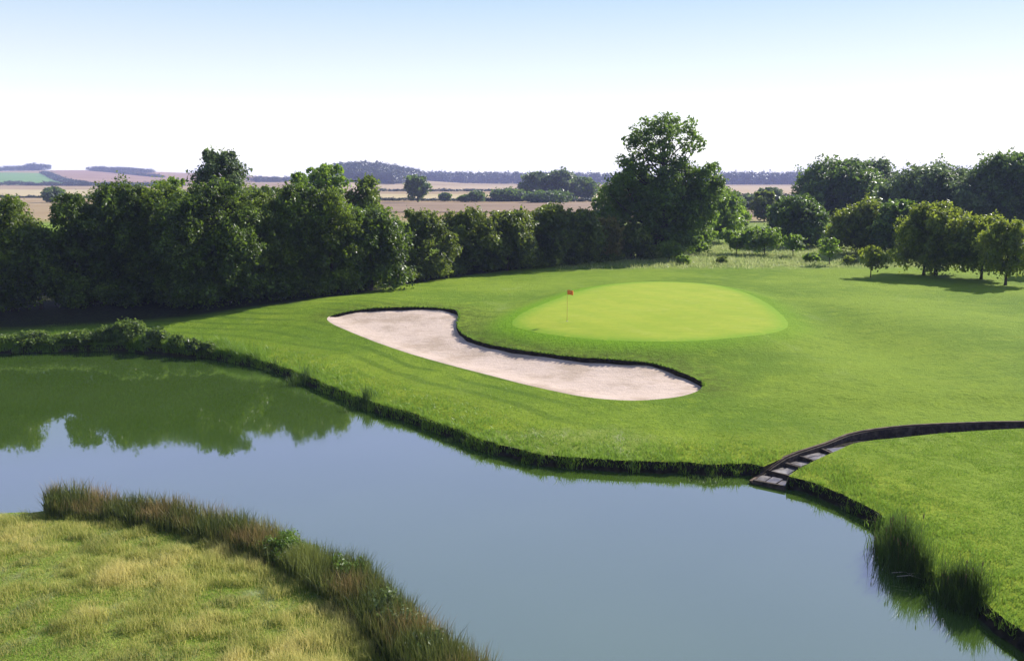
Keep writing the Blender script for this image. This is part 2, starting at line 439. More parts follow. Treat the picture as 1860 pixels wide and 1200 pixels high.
# ------------------------------------------------------------------ ground sheet
pts = []; edges = []
def add_line(P, closed):
    s = sum(len(q) for q in pts); pts.append(np.asarray(P, float)); n = len(P)
    for i in range(n if closed else n - 1): edges.append((s + i, s + (i + 1) % n))
add_line(POND, True)
add_line(offset(POND, .22), True)
pts.append(offset(POND, -.5)[::2]); pts.append(offset(POND, .7)[::2])
add_line(BUNK, True); add_line(offset(BUNK, -.07), True); pts.append(offset(BUNK, .4)[::2]); pts.append(offset(BUNK, -.6)[::2])
add_line(GREEN, True); add_line(FRINGE, True); pts.append(offset(GREEN, .6)); pts.append(offset(GREEN, 1.2)); pts.append(offset(GREEN, 1.9)); pts.append(offset(GREEN, -.35)); pts.append(offset(GREEN, -.8)); pts.append(offset(GREEN, -1.4))
add_line(DITCH, True); add_line(offset(DITCH, -.10), True)
def grid(x0, x1, y0, y1, st, hole=None):
    gx, gy = np.meshgrid(np.arange(x0, x1, st), np.arange(y0, y1, st))
    g = np.stack([gx.ravel(), gy.ravel()], 1) + rng.uniform(-.25, .25, (gx.size, 2)) * st
    if hole:
        k = (g[:, 0] > hole[0]) & (g[:, 0] < hole[1]) & (g[:, 1] > hole[2]) & (g[:, 1] < hole[3]); g = g[~k]
    return g
pts.append(grid(-70, 75, 8, 125, .95))
pts.append(grid(-200, 240, -60, 420, 5, (-70, 75, 8, 125)))
pts.append(grid(-900, 900, -80, 1200, 40, (-200, 240, -60, 420)))
pts.append(grid(-4000, 4000, -80, 6000, 110, (-900, 900, -80, 1200)))
allp = np.concatenate(pts)
vo, eo, fo, *_ = delaunay_2d_cdt([Vector(p) for p in allp], edges, [], 0, 1e-4)
V2 = np.array([(v.x, v.y) for v in vo]); T = np.array([f[:] for f in fo])
a, b, c = V2[T[:, 0]], V2[T[:, 1]], V2[T[:, 2]]
ar = (b[:, 0] - a[:, 0]) * (c[:, 1] - a[:, 1]) - (c[:, 0] - a[:, 0]) * (b[:, 1] - a[:, 1])
T = np.where((ar < 0)[:, None], T[:, ::-1], T); T = T[np.abs(ar) > 1e-7]
VZ = H(V2[:, 0], V2[:, 1])
C = V2[T].mean(1); cx, cy = C.T
nearc = (np.abs(cx) < 110) & (cy < 130)
def sdn(P):
    o = np.full(len(cx), 50.0); o[nearc] = sdist(cx[nearc], cy[nearc], P); return o
sd_p, sd_b, sd_g, sd_f, sd_d = sdn(POND), sdn(BUNK), sdn(GREEN), sdn(FRINGE), sdn(DITCH)
reg = np.zeros(len(T), int)                       # 0 grass 1 soil 2 bed 3 green 4 fringe 5 sand
reg[sd_f < 0] = 4; reg[sd_g < 0] = 3
reg[(sd_b < 0)] = 5
dl_, _ = segdist(cx, cy, BLO[:-1], BLO[1:]); du_, _ = segdist(cx, cy, BUP[:-1], BUP[1:])
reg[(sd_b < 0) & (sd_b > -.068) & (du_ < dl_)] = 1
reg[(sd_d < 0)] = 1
reg[(sd_p > 0) & (sd_p < .20)] = 1
reg[sd_p < 0] = 2
shore = np.full(len(V2), 60.0); nv = (np.abs(V2[:, 0]) < 110) & (V2[:, 1] < 130)
shore[nv] = sdist(V2[nv, 0], V2[nv, 1], POND)
# edge of the mown turf, and leaf litter under the tree row, darkened to carry the row's shade
X, Y = V2.T
mead_line = 108 + .10 * (X - 20) + 3 * (fbm(X / 9, Y / 9, 8) - .5)
meadow = sstep(-2, 3, Y - mead_line) * sstep(3, 8, X)
meadow = np.maximum(meadow, ((X < 6) & (Y < 42) & (shore > 0) & (shore < 60) & (X < .2 * Y)).astype(float) * .85)
field = sstep(215, 250, Y + 8 * (fbm(X / 30, Y / 30, 2) - .5))
row_px = [(-500, 618), (0, 606), (330, 584), (430, 566), (520, 556), (600, 541), (700, 526), (830, 505), (930, 492), (1000, 483), (1100, 476), (1180, 472)]
ROW = hit(*px_poly(row_px).T, Hbase)
shaded_litter = np.zeros(len(V2))
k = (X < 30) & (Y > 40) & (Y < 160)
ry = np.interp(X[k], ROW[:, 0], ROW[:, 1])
shaded_litter[k] = sstep(.3, 2.5, Y[k] - ry) * sstep(26, 18, X[k]) * sstep(26, 20, Y[k] - ry)

gdv = np.full(len(V2), 50.0); gdv[nv] = sdist(V2[nv, 0], V2[nv, 1], GREEN)
collar = sstep(2.6, .2, gdv) * (.45 + .55 * sstep(16, 4, V2[:, 0]))
rim = sstep(-1.5, .1, gdv)
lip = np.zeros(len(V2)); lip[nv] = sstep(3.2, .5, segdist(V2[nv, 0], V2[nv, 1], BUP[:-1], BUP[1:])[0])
def region(name, sel, mats, fm=None, label='', kind='structure'):
    Tt = T[sel]; u, inv = np.unique(Tt, return_inverse=True)
    VV = np.column_stack([V2[u], VZ[u]])
    o = mesh_obj(name, VV, inv.reshape(-1, 3), mats, fmat=fm, smooth=True,
                 attrs=dict(shore=shore[u], meadow=meadow[u], field=field[u], shaded_litter=shaded_litter[u], collar=collar[u], rim=rim[u], lip=lip[u]))
    o.data.set_sharp_from_angle(angle=R(38))
    return tag(o, label, name.replace('_', ' '), kind=kind)
gs = reg <= 2
region('ground', gs, [M['grass'], M['soil'], M['bed']], reg[gs], 'mown grass course and open country running to the horizon')
region('putting_green', reg == 3, M['green'], label='pale close mown putting green with a flagstick in it')
region('green_fringe', reg == 4, M['grass'], label='brighter green collar of grass ringing the putting green')
region('bunker_sand', reg == 5, M['sand'], label='pinkish sand of the long curved bunker before the green')

# water sheet, tucked a little way under the banks
WP = offset(POND, .06)
w = bpy.data.meshes.new('pond_water')
wv, we, wf, *_ = delaunay_2d_cdt([Vector(p) for p in WP], [(i, (i + 1) % len(WP)) for i in range(len(WP))], [list(range(len(WP)))], 1, 1e-4)
wo = mesh_obj('pond_water', np.array([(v.x, v.y, 0) for v in wv]), np.array([f[:] for f in wf]), M['water'])
tag(wo, 'still grey blue pond reflecting sky and trees', 'water', kind='structure')

DD = Lut(-5, 60, 20, 70, .25, lambda x, y: sdist(x, y, DITCH))
DB = Lut(-25, 30, 35, 90, .3, lambda x, y: sdist(x, y, BUNK))
DF = Lut(-25, 50, 35, 120, .4, lambda x, y: sdist(x, y, FRINGE))
DPF = Lut(-45, 45, 12, 72, .15, lambda x, y: sdist(x, y, POND))
def dpond(x, y): return np.where(DPF.has(x, y), DPF(x, y), DP(x, y))
def HG(x, y):
    x = np.asarray(x, float); y = np.asarray(y, float)
    z = Hbase(x, y); d = np.where((x > 90) | (x < -80) | (y > 130), 60.0, dpond(x, y))
    return np.where(d < .22, np.where(d < 0, -.9 * sstep(0, .8, -d) - .08, z * np.clip(.12 + d / .22, 0, 1)), z)

# ------------------------------------------------------------------ plants
def leaves(P, N, s, tintv, jit=.8, aspect=.62):
    """one folded leaf spray per point: P (n,3), N outward (n,3), s (n,)"""
    n = len(P)
    Nn = N + rng.normal(0, jit, (n, 3)); Nn /= np.linalg.norm(Nn, axis=1)[:, None] + 1e-9
    U = np.cross(Nn, rng.normal(0, 1, (n, 3))); U /= np.linalg.norm(U, axis=1)[:, None] + 1e-9
    W = np.cross(Nn, U)
    s = s[:, None]
    k = rng.uniform(.75, 1.25, (n, 1)); bend = rng.uniform(.05, .3, (n, 1))
    V = np.stack([P - U * s * .5 * k, P + W * s * .5 * aspect + Nn * s * bend * .5, P + U * s * .5 * k, P - W * s * .5 * aspect + Nn * s * bend * .5], 1).reshape(-1, 3)
    Q = np.arange(n * 4).reshape(n, 4)
    return V, Q, np.repeat(tintv, 4)

def leaf_cloud(clumps, size, cover=3.2, inner=.3, lump=.42, dens=None, pad=.30):
    """clumps: (m,6) centre and half axes.  Returns leaf geometry filling and skinning every clump."""
    Ps = []; Ns = []; Ts = []; Ss = []
    for i, (x, y, z, a, b, c) in enumerate(clumps):
        area = 4 * np.pi * ((a * b) ** 1.6 / 3 + (a * c) ** 1.6 / 3 + (b * c) ** 1.6 / 3) ** (1 / 1.6)
        n = int(area * cover * (dens[i] if dens is not None else 1) / (size * size * .42)) + 8
        D = rng.normal(0, 1, (n, 3)); D /= np.linalg.norm(D, axis=1)[:, None]
        if pad < 1:
            kk = (D[:, 2] > -.15 + rng.normal(0, .15, n)) | (rng.random(n) < pad); D = D[kk]; n = len(D)
        ph = rng.uniform(0, 6.28, 6)
        lum = 1 + lump * (np.sin(D[:, 0] * 5 + ph[0]) * np.sin(D[:, 1] * 5 + ph[1]) + .6 * np.sin(D[:, 2] * 7 + ph[2]) * np.sin(D[:, 0] * 8 + ph[3]))
        r = np.where(rng.random(n) < inner, rng.random(n) ** .5 * .8, rng.normal(.93, .10, n)) * lum
        P = np.array([x, y, z]) + D * r[:, None] * np.array([a, b, c])
        N = D / np.array([a, b, c]); N /= np.linalg.norm(N, axis=1)[:, None]; N[:, 2] += .45
        Ps.append(P); Ns.append(N)
        Ts.append(np.clip(np.where(rng.random(n) < .60, rng.normal(.27, .15, n), rng.normal(.80, .16, n)) + rng.normal(0, .16), 0, 1)); Ss.append(size * rng.choice([.65, .9, 1.2, 1.7], n, p=[.3, .35, .25, .1]))
    return leaves(np.concatenate(Ps), np.concatenate(Ns), np.concatenate(Ss), np.concatenate(Ts))

def crown_clumps(Ht, Rr, z0, shape='oval', n=None):
    """boughs of a crown of height Ht (above z0) and radius Rr, centred on the axis"""
    n = n or int(15 + 2.4 * Rr)
    asym = rng.uniform(0, 6.28)
    out = []; hc = (Ht - z0) / 2; zc = z0 + hc
    g = np.pi * (3 - 5 ** .5)
    for i in range(n):
        u = 1 - 2 * (i + .5) / n; th = i * g + rng.uniform(-.5, .5)
        rad = math.sqrt(max(0, 1 - u * u))
        if shape == 'full' and u < .15: rad = max(rad, .86)
        if shape == 'cone': rad = (1 - u) * .55 + .15
        if shape == 'flat': rad = min(1, rad * 1.15)
        r = Rr * rng.uniform(.26, .48)
        k = rng.uniform(.62, .95) * (1 + .16 * math.sin(th + asym) + .10 * math.sin(2 * th + 2 * asym))
        out.append((math.cos(th) * rad * Rr * k, math.sin(th) * rad * Rr * k, zc + u * (hc - r * .55) * rng.uniform(.9, 1.04), r, r, r * rng.uniform(.7, 1.0)))
    out.append((0, 0, zc, Rr * .5, Rr * .5, hc * .66))
    # a few shoots that break the outline at the top
    for _ in range(6):
        th = rng.uniform(0, 6.28); q = rng.uniform(.1, .75) * Rr; r = Rr * rng.uniform(.12, .2)
        out.append((math.cos(th) * q, math.sin(th) * q, z0 + 2 * hc - r * rng.uniform(.6, 1.8), r, r, r * 1.15))
    return np.array(out)

def trunk_mesh(Ht, z0, Rr, clumps, r0, lean=(0, 0), stems=1):
    mb = MB()
    top = z0 + (Ht - z0) * .62
    for s in range(stems):
        ox, oy = (0, 0) if stems == 1 else (rng.uniform(-.2, .2) * Rr, rng.uniform(-.2, .2) * Rr)
        zz = np.linspace(-.25, top, 9); f = (zz + .25) / (top + .25)
        P = np.stack([ox + lean[0] * f + .12 * r0 * np.sin(f * 9 + s), oy + lean[1] * f + .12 * r0 * np.cos(f * 7), zz], 1)
        rr = r0 * (1 - .78 * f); rr[0] *= 1.45; rr[1] *= 1.08
        mb.tube(P, rr, 8)
    sel = rng.permutation(len(clumps))[:8]
    for i in sel:
        c = clumps[i]; zs = min(max(z0 * .9, c[2] - Rr * .8), top * .95)
        f = (zs + .25) / (top + .25)
        a = np.array([lean[0] * f, lean[1] * f, zs]); e = c[:3]
        t = np.linspace(0, 1, 6)[:, None]
        P = a + (e - a) * t; P[:, 2] += np.sin(t[:, 0] * np.pi) * -.08 * np.linalg.norm(e - a)
        P[1:-1] += rng.normal(0, .03, (4, 3)) * np.linalg.norm(e - a)
        mb.tube(P, r0 * .42 * (1 - .8 * t[:, 0]), 5)
    return mb

def ground_z(x, y): return float(HG(np.array([x]), np.array([y]))[0])

def spot(px, py, D=None, back=0.0):
    if D is not None:
        return (px - 930) / F * D * (cp + .0) , D
    q = hit(np.array([px], float), np.array([py], float), HG)[0]
    if back:
        k = 1 + back / q[1]; q = q * k
    return q[0], q[1]

def top_z(py, y):
    a, b, c = ray(930, py); return CZ + c * y / b

def px_m(px, y): return px / F * y * 1.005          # width of px pixels at depth y

def make_tree(name, label, cat, group, px, base, top, hw, mat, D=None, back=0.0, skirt=.1, shape='oval', leaf=None, cover=2.9, stems=1, depth=1.0, r0=None, bark='bark', n=None, H_fix=None):
    x, y = spot(px, base, D, back)
    if D is not None: x = (px - 930) / F * y * 1.0
    z = ground_z(x, y)
    Ht = top_z(top, y) - z; Rr = px_m(hw, y)
    root = empty(name, (x, y, z))
    tag(root, label, cat, group)
    s = leaf or max(.2, .0035 * y)
    z0 = Ht * skirt
    cl_ = crown_clumps(Ht, Rr, z0, shape, n); cl_[:, 1] *= depth
    Vl, Ql, tv = leaf_cloud(cl_, s, cover)
    Vl[:, 2] *= Ht / np.quantile(Vl[:, 2], .9985)
    rq = np.quantile(np.abs(Vl[:, 0]), .985); Vl[:, :2] *= np.clip(Rr / rq, .8, 1.15)
    k = Vl[:, 2].reshape(-1, 4).min(1) > -.02
    Vl = Vl.reshape(-1, 4, 3)[k].reshape(-1, 3); tv = tv.reshape(-1, 4)[k].ravel(); Ql = np.arange(len(Vl)).reshape(-1, 4)
    trunk_mesh(Ht, max(z0, Ht * .12), Rr, cl_, r0 or max(.06, Ht * .022), stems=stems).build('trunk', M[bark], root, smooth=True)
    mesh_obj('crown', Vl, Ql, M[mat], root, dict(tint=tv))
    return root

def blades(P, h, w, lean, tintv, seg=2, dirn=None, curl=1.0):
    """grass or reed blades rooted at P (n,3)"""
    n = len(P); th = rng.uniform(0, 6.2832, n)
    side = np.stack([np.cos(th), np.sin(th), np.zeros(n)], 1)
    ph = rng.uniform(0, 6.2832, n); L = np.stack([np.cos(ph), np.sin(ph), np.zeros(n)], 1)
    if dirn is not None: L = L * .6 + dirn
    L = L * (lean * h)[:, None]
    rows = []
    for k in range(seg):
        f = k / seg
        wk = w * (1 - f * .55) * .5
        c = P + np.array([0, 0, 1.]) * (h * f)[:, None] + L * f ** (1 + curl)
        rows += [c - side * wk[:, None], c + side * wk[:, None]]
    tip = P + np.array([0, 0, 1.]) * (h * (1 - .25 * np.minimum(lean, 1) ** 2))[:, None] + L
    V = np.stack(rows + [tip], 1); m = 2 * seg + 1
    i = np.arange(n)[:, None] * m
    fs = []
    for k in range(seg - 1):
        fs.append(i + np.array([[2 * k, 2 * k + 1, 2 * k + 3, 2 * k + 2]]))
    tri = i + np.array([[2 * seg - 2, 2 * seg - 1, 2 * seg]])
    tip_f = np.tile(np.repeat(np.arange(seg + 1), 2)[:m] / seg, n)
    return V.reshape(-1, 3), (fs + [tri] if fs else [tri]), np.repeat(tintv, m), tip_f

exec_parts = True
# ---- the dense tree row along the left (leaf by leaf darker below because the sun is behind it)
row = [(-140, 606, 352, 85, 'rowb', 'dark green tree cut by the left edge of the photo'),
       (-45, 604, 350, 78, 'row', 'leftmost wholly rounded tree of the dark row, left of the gap that shows a field'),
       (26, 602, 357, 56, 'rowb', 'bushy tree just left of the dip in the row where a tan field shows'),
       (146, 598, 352, 46, 'row', 'smaller green tree right of the dip in the row, above the bank scrub'),
       (222, 590, 331, 76, 'row', 'broad very dark tree standing above the scrub on the far bank'),
       (305, 585, 336, 66, 'rowb', 'dark tree directly left of and below the tall crown poking above the row'),
       (392, 574, 330, 76, 'row', 'dense tree directly below the tall crown poking above the row'),
       (470, 565, 346, 64, 'rowb', 'bright speckled tree right of the tall crown at the edge of the lawn'),
       (540, 556, 335, 58, 'row', 'fresh green tree behind the left tip of the bunker'),
       (605, 548, 345, 58, 'rowb', 'yellow green tree above the left end of the bunker'),
       (675, 535, 376, 70, 'row', 'rounded tree with hanging boughs above the middle of the bunker'),
       (768, 516, 381, 54, 'olive', 'narrow olive green tree between two rounded trees of the row'),
       (848, 505, 378, 54, 'olive', 'olive bushy tree above the right corner of the bunker top'),
       (922, 496, 382, 52, 'olive', 'dull green low tree behind the left tip of the putting green'),
       (992, 487, 372, 56, 'olive', 'flat topped olive tree straight behind the flagstick'),
       (1052, 482, 380, 42, 'olive', 'olive brown tree left of the tall open crowned tree'),
       (1100, 479, 394, 36, 'rust', 'brownish tall shrub leaning on the foot of the tall tree from the left'),
       (1146, 476, 405, 34, 'olive', 'low olive shrub just left of the tall tree trunk')]
for px, b, tp, hw, mt, lb in row:
    make_tree('hedgerow_tree', lb, 'tree', 'trees of the dark row behind the pond and lawn', px, b, tp, hw * (1.14 if px < 600 else 1.02), mt, back=(9 if px < 330 else 6 if px < 900 else 3.0) + rng.uniform(-1.5, 2), leaf=.23 if px < 620 else None, skirt=.01, shape='full', depth=.9)
und = ['under the tree cut by the left edge', 'under the leftmost whole tree', 'under the gap that shows a field', 'left of the broad very dark tree', 'right of the broad very dark tree', 'left below the tallest crown of the row',
       'right below the tallest crown of the row', 'behind the first lit strip of lawn', 'left of and behind the bunker tip', 'right of and behind the bunker tip', 'above the middle of the bunker', 'above the bunker top right corner', 'behind the left tip of the green',
       'straight behind the flagstick', 'left of the tall tree, nearest it', 'at the foot of the brownish shrub']
for px, lb in zip([-110, -20, 78, 175, 268, 352, 432, 505, 572, 640, 722, 808, 886, 958, 1026, 1076], und):
    make_tree('understorey_shrub', 'low dark shrub in shade, ' + lb, 'shrub', 'low shrubs filling the foot of the tree row', px, np.interp(px, *np.array(row_px, float).T), 412 if px == 78 else np.interp(px, [-110, 350, 640, 1076], [490, 492, 484, 455]), np.interp(px, [-110, 1076], [62, 44]), 'row' if px < 560 else 'rowb' if px < 700 else 'olive', back=8 if px < 330 else 6 if px < 900 else 2.5, skirt=0, shape='full', n=18)
back = [(405, 98, 272, 50, 'blue', 'tallest crown poking above the left half of the tree row'),
        (592, 118, 299, 40, 'light', 'fresh green crown rising behind the row below the wooded dome'),
        (545, 108, 313, 30, 'light', 'small light green crown left of the wooded dome, behind the row'),
        (668, 116, 320, 38, 'rowb', 'dark rounded crown right of the fresh green one, below the wooded dome'),
        (470, 112, 338, 48, 'row', 'plain green crown filling the gap right of the tallest crown'),
        (318, 108, 322, 30, 'light', 'light green crown against the sky left of the tallest crown')]
for px, D, tp, hw, mt, lb in back:
    make_tree('background_tree', lb, 'tree', 'trees standing behind the row', px, 0, tp, hw, mt, D=D, skirt=.10)

# ---- the tall open crowned tree
bx, by = spot(1203, 468); bz = ground_z(bx, by)
big = empty('tall_tree', (bx, by, bz))
tag(big, 'tallest tree with open ragged top against the sky', 'tree')
cl_px = [(1195, 236, 34, .7), (1162, 254, 24, .55), (1225, 230, 24, .6), (1243, 262, 17, .45), (1178, 222, 21, .65), (1148, 262, 15, .45), (1254, 240, 11, .4),
         (1207, 262, 22, .6), (1192, 283, 13, .7), (1230, 283, 12, .4), (1150, 234, 13, .45), (1262, 262, 9, .35), (1212, 214, 14, .5), (1132, 288, 15, .45),
         (1142, 306, 24, .75), (1120, 325, 26, .9), (1104, 345, 22, .9), (1150, 332, 34, 1), (1202, 326, 30, 1), (1150, 293, 17, .55), (1172, 287, 18, .7), (1206, 288, 15, .7), (1140, 248, 12, .5), (1152, 280, 10, .4), (1266, 252, 8, .4), (1240, 308, 30, 1), (1272, 314, 25, .8),
         (1287, 338, 20, .8), (1292, 300, 10, .5), (1180, 360, 46, 1), (1232, 355, 42, 1), (1120, 372, 32, 1), (1152, 392, 38, 1), (1212, 396, 36, 1), (1258, 384, 32, 1),
         (1098, 388, 22, 1), (1128, 410, 24, .9), (1176, 418, 24, .8), (1275, 365, 30, .9), (1240, 415, 26, .8), (1095, 362, 20, .9), (1180, 343, 34, 1), (1215, 345, 46, 1), (1160, 360, 40, 1), (1296, 325, 16, .7), (1262, 345, 30, 1), (1150, 425, 26, .8), (1225, 425, 24, .6), (1275, 395, 24, .8), (1205, 372, 46, 1), (1178, 440, 18, .6), (1232, 440, 20, .6), (1160, 446, 16, .6), (1252, 436, 18, .6)]
cls = []; dn = []
for q, (px, py, r, d) in enumerate(cl_px):
    rr = px_m(r * (1.08 if py < 292 else .96), by)
    dy = rng.uniform(-1, 1) * (3.0 if py > 300 else 1.6)
    y = by + dy
    cls.append(((px - 930) / F * y * 1.005 - bx, dy, top_z(py + 6, y) - bz, rr, rr * 1.1, rr * .85)); dn.append(d)
cls = np.array(cls)
# split every bough into smaller sprays so that the outline breaks up
sub = []; sd_ = []
for c, d in zip(cls, dn):
    low = c[2] < (top_z(300, by) - bz); kk = .82 if low else .60
    sub.append(c * np.array([1, 1, 1, kk, kk, kk])); sd_.append(d)
    for _ in range(9):
        v = rng.normal(0, 1, 3); v /= np.linalg.norm(v)
        r = c[3] * rng.uniform(.28, .45)
        sub.append((*(c[:3] + v * c[3:] * .9), r, r, r * .8)); sd_.append(d * .85 if low else d * .55)
Vl, Ql, tv = leaf_cloud(np.array(sub), .38, 1.8, dens=np.array(sd_), pad=.35)
mesh_obj('crown', Vl, Ql, M['tall'], big, dict(tint=tv))
mb = MB(); Ht = top_z(232, by) - bz
zz = np.linspace(-.3, Ht * .93, 14); f = zz / Ht
rr = .62 * (1 - .85 * np.clip(f, 0, 1)); rr[0] *= 1.5; rr[1] *= 1.1
axis = np.stack([.25 * np.sin(f * 6), .2 * np.cos(f * 5), zz], 1); mb.tube(axis, rr, 10)
for c in cls:
    zs = np.clip(c[2] - np.hypot(c[0], c[1]) * .9 - .6, 2.5, Ht * .8); i = np.argmin(abs(zz - zs))
    a0 = axis[i]; tt = np.linspace(0, 1, 7)[:, None]; P = a0 + (c[:3] - a0) * tt
    P[1:-1] += rng.normal(0, .035, (5, 3)) * np.linalg.norm(c[:3] - a0)
    mb.tube(P, rr[i] * .45 * (1 - .82 * tt[:, 0]) + .01, 6)
mb.build('trunk', M['bark'], big, smooth=True)

# ---- trees and shrubs on the right
G = 'trees and shrubs right of the tall tree'
right = [
    # name, px, base, top, hw, mat, kw, label
    ('shrub', 1290, 440, 338, 54, 'light', dict(skirt=.03, shape='full'), 'tall light green shrub hugging the right side of the tall tree'),
    ('shrub', 1252, 455, 402, 38, 'light', dict(skirt=.03, shape='full'), 'dark low shrub at the right foot of the tall tree'),
    ('shrub', 1334, 428, 372, 24, 'light', dict(skirt=.03, shape='full'), 'small light green shrub at the right end of the shrubbery beside the tall tree'),
    ('shrub', 1262, 462, 428, 20, 'light', dict(skirt=.05), 'tiny pale shrub in front of the shrubbery beside the tall tree'),
    ('shrub', 1216, 471, 436, 22, 'light', dict(skirt=.02, shape='full'), 'pale shrub right at the foot of the tall tree trunk, hiding it'),
    ('shrub', 1176, 473, 442, 20, 'olive', dict(skirt=.02, shape='full'), 'olive shrub left at the foot of the tall tree trunk'),
    ('meadow_shrub', 1240, 480, 463, 13, 'light', dict(skirt=.02, n=8), 'tiny bright shrub in the meadow straight behind the middle of the green'),
    ('meadow_shrub', 1312, 479, 465, 10, 'olive', dict(skirt=.02, n=8), 'smallest dark shrub in the meadow, before the low spreading trees'),
    ('meadow_shrub', 1472, 476, 458, 14, 'light', dict(skirt=.02, n=8), 'tiny light shrub in the meadow left of the thin sapling'),
    ('meadow_shrub', 1545, 480, 462, 14, 'autumn', dict(skirt=.02, n=8), 'tiny yellowish shrub between the thin sapling and the yellow sapling'),
    ('round_tree', 1442, 448, 355, 48, 'oak', dict(skirt=.04, shape='full'), 'rounded dark tree with a bright right rim, standing alone in the meadow'),
    ('shrub', 1472, 448, 392, 28, 'light', dict(skirt=.04, shape='full'), 'bright green shrub at the right foot of the lone rounded tree'),
    ('small_tree', 1338, 462, 416, 30, 'light', dict(skirt=.20, shape='flat', n=9), 'leftmost of the three low spreading trees in the meadow'),
    ('small_tree', 1388, 463, 412, 34, 'light', dict(skirt=.20, shape='flat', n=10), 'widest of the three low spreading trees in the meadow'),
    ('small_tree', 1440, 466, 425, 18, 'light', dict(skirt=.25, shape='flat', n=7), 'rightmost and smallest of the three low spreading trees in the meadow'),
    ('sapling', 1506, 482, 432, 20, 'light', dict(skirt=.30, n=8, cover=1.7), 'thin green sapling left of the yellow one, casting a shadow on the meadow'),
    ('sapling', 1581, 504, 446, 27, 'autumn', dict(skirt=.24, n=9, cover=1.7), 'small yellowish tree on a thin stem before the dark trees'),
    ('broadleaf_tree', 1562, 462, 361, 58, 'autumn', dict(skirt=.02, shape='full'), 'rusty tinged tree left in the front group, behind the yellow sapling'),
    ('broadleaf_tree', 1622, 470, 364, 36, 'oak', dict(skirt=.02, shape='full'), 'narrow dark tree between the rusty tinged tree and the biggest front tree'),
    ('broadleaf_tree', 1688, 499, 369, 66, 'autumn', dict(skirt=.05, stems=3, shape='full'), 'biggest front tree with yellowing top, several stems and a long shadow'),
    ('broadleaf_tree', 1782, 507, 390, 54, 'autumn', dict(skirt=.13), 'yellow topped tree on a bare trunk right of the biggest front tree'),
    ('broadleaf_tree', 1826, 518, 400, 52, 'autumn', dict(skirt=.14), 'nearest right tree on a bare slim trunk beside its long shadow'),
    ('broadleaf_tree', 1925, 500, 390, 60, 'autumn', dict(skirt=.15), 'green tree cut off by the right edge of the photo'),
    ('parkland_tree', 1527, 412, 287, 70, 'oak', dict(skirt=.10), 'large domed green tree against the sky left of the bluish trees'),
    ('parkland_tree', 1590, 408, 288, 40, 'blue', dict(skirt=.10), 'darker crown half hidden behind the large domed tree'),
    ('parkland_tree', 1690, 425, 296, 72, 'blue', dict(skirt=.08, cover=2.2), 'bluish tree with a thin ragged top behind the biggest front tree'),
    ('parkland_tree', 1752, 415, 309, 55, 'blue', dict(skirt=.08), 'grey green tree filling the gap between ragged tree and tall right tree'),
    ('parkland_tree', 1836, 430, 277, 66, 'oak', dict(skirt=.08), 'tall dark tree at the right edge against the sky'),
    ('parkland_tree', 1950, 430, 290, 70, 'oak', dict(skirt=.08), 'second tall dark tree beyond the right edge of the photo'),
    ('parkland_tree', 1630, 422, 330, 42, 'blue', dict(skirt=.05), 'low bluish tree between the domed tree and the ragged topped tree'),
    ('field_tree', 1388, 402, 347, 22, 'olive', dict(skirt=.05), 'grey green round tree at the edge of the stubble field'),
    ('field_shrub', 1325, 384, 346, 26, 'oak', dict(skirt=.02, shape='full'), 'dark shrub clump on the field right of the tall tree'),
    ('field_shrub', 1365, 382, 352, 22, 'blue', dict(skirt=.02, shape='full'), 'bluish shrub next to the grey green round field tree'),
    ('field_shrub', 1402, 380, 340, 24, 'blue', dict(skirt=.02, shape='full'), 'pale shrub between the grey green field tree and the domed tree'),
    ('field_shrub', 1345, 396, 377, 14, 'oak', dict(skirt=.02, shape='full'), 'small dark bush low on the pinkish field'),
]
for nm, px, b, tp, hw, mt, kw, lb in right:
    make_tree(nm, lb, 'shrub' if 'shrub' in nm else 'tree', G, px, b, tp, hw, mt, **kw)

# ---- trees out on the stubble fields
ft = [('field_tree', 759, 368, 318, 22, 'oak', dict(skirt=.18), 'lone round tree on the stubble field above the tree row'),
      ('field_shrub', 808, 366, 349, 11, 'oak', dict(skirt=.02), 'small dark bush right of the lone round field tree'),
      ('field_shrub', 843, 367, 353, 12, 'oak', dict(skirt=.02), 'smaller of the two touching bushes on the stubble field'),
      ('field_shrub', 866, 367, 345, 15, 'oak', dict(skirt=.02), 'larger of the two touching bushes on the stubble field'),
      ('field_shrub', 96, 368, 339, 20, 'oak', dict(skirt=.02), 'dark bush alone on the tan field at the far left'),
      ('field_tree', 975, 362, 312, 28, 'blue', dict(skirt=.03, shape='full'), 'bluish tree at the left of the far clump left of the tall tree'),
      ('field_tree', 1018, 362, 308, 30, 'blue', dict(skirt=.03, shape='full'), 'tallest bluish tree of the far clump left of the tall tree'),
      ('field_tree', 1062, 362, 322, 28, 'oak', dict(skirt=.03, shape='full'), 'dark tree at the right of the far clump, half behind the tall tree'),
      ('field_shrub', 925, 366, 342, 30, 'oak', dict(skirt=.02, shape='full'), 'dark wide bush at the left end of the far clump'),
      ('field_shrub', 990, 368, 346, 38, 'oak', dict(skirt=.02, shape='full'), 'dark wide bush at the foot of the far clump')]
for nm, px, b, tp, hw, mt, kw, lb in ft:
    make_tree(nm, lb, 'tree' if 'tree' in nm else 'bush', 'trees and bushes out on the stubble fields', px, b, tp, hw, mt, leaf=None, **kw)

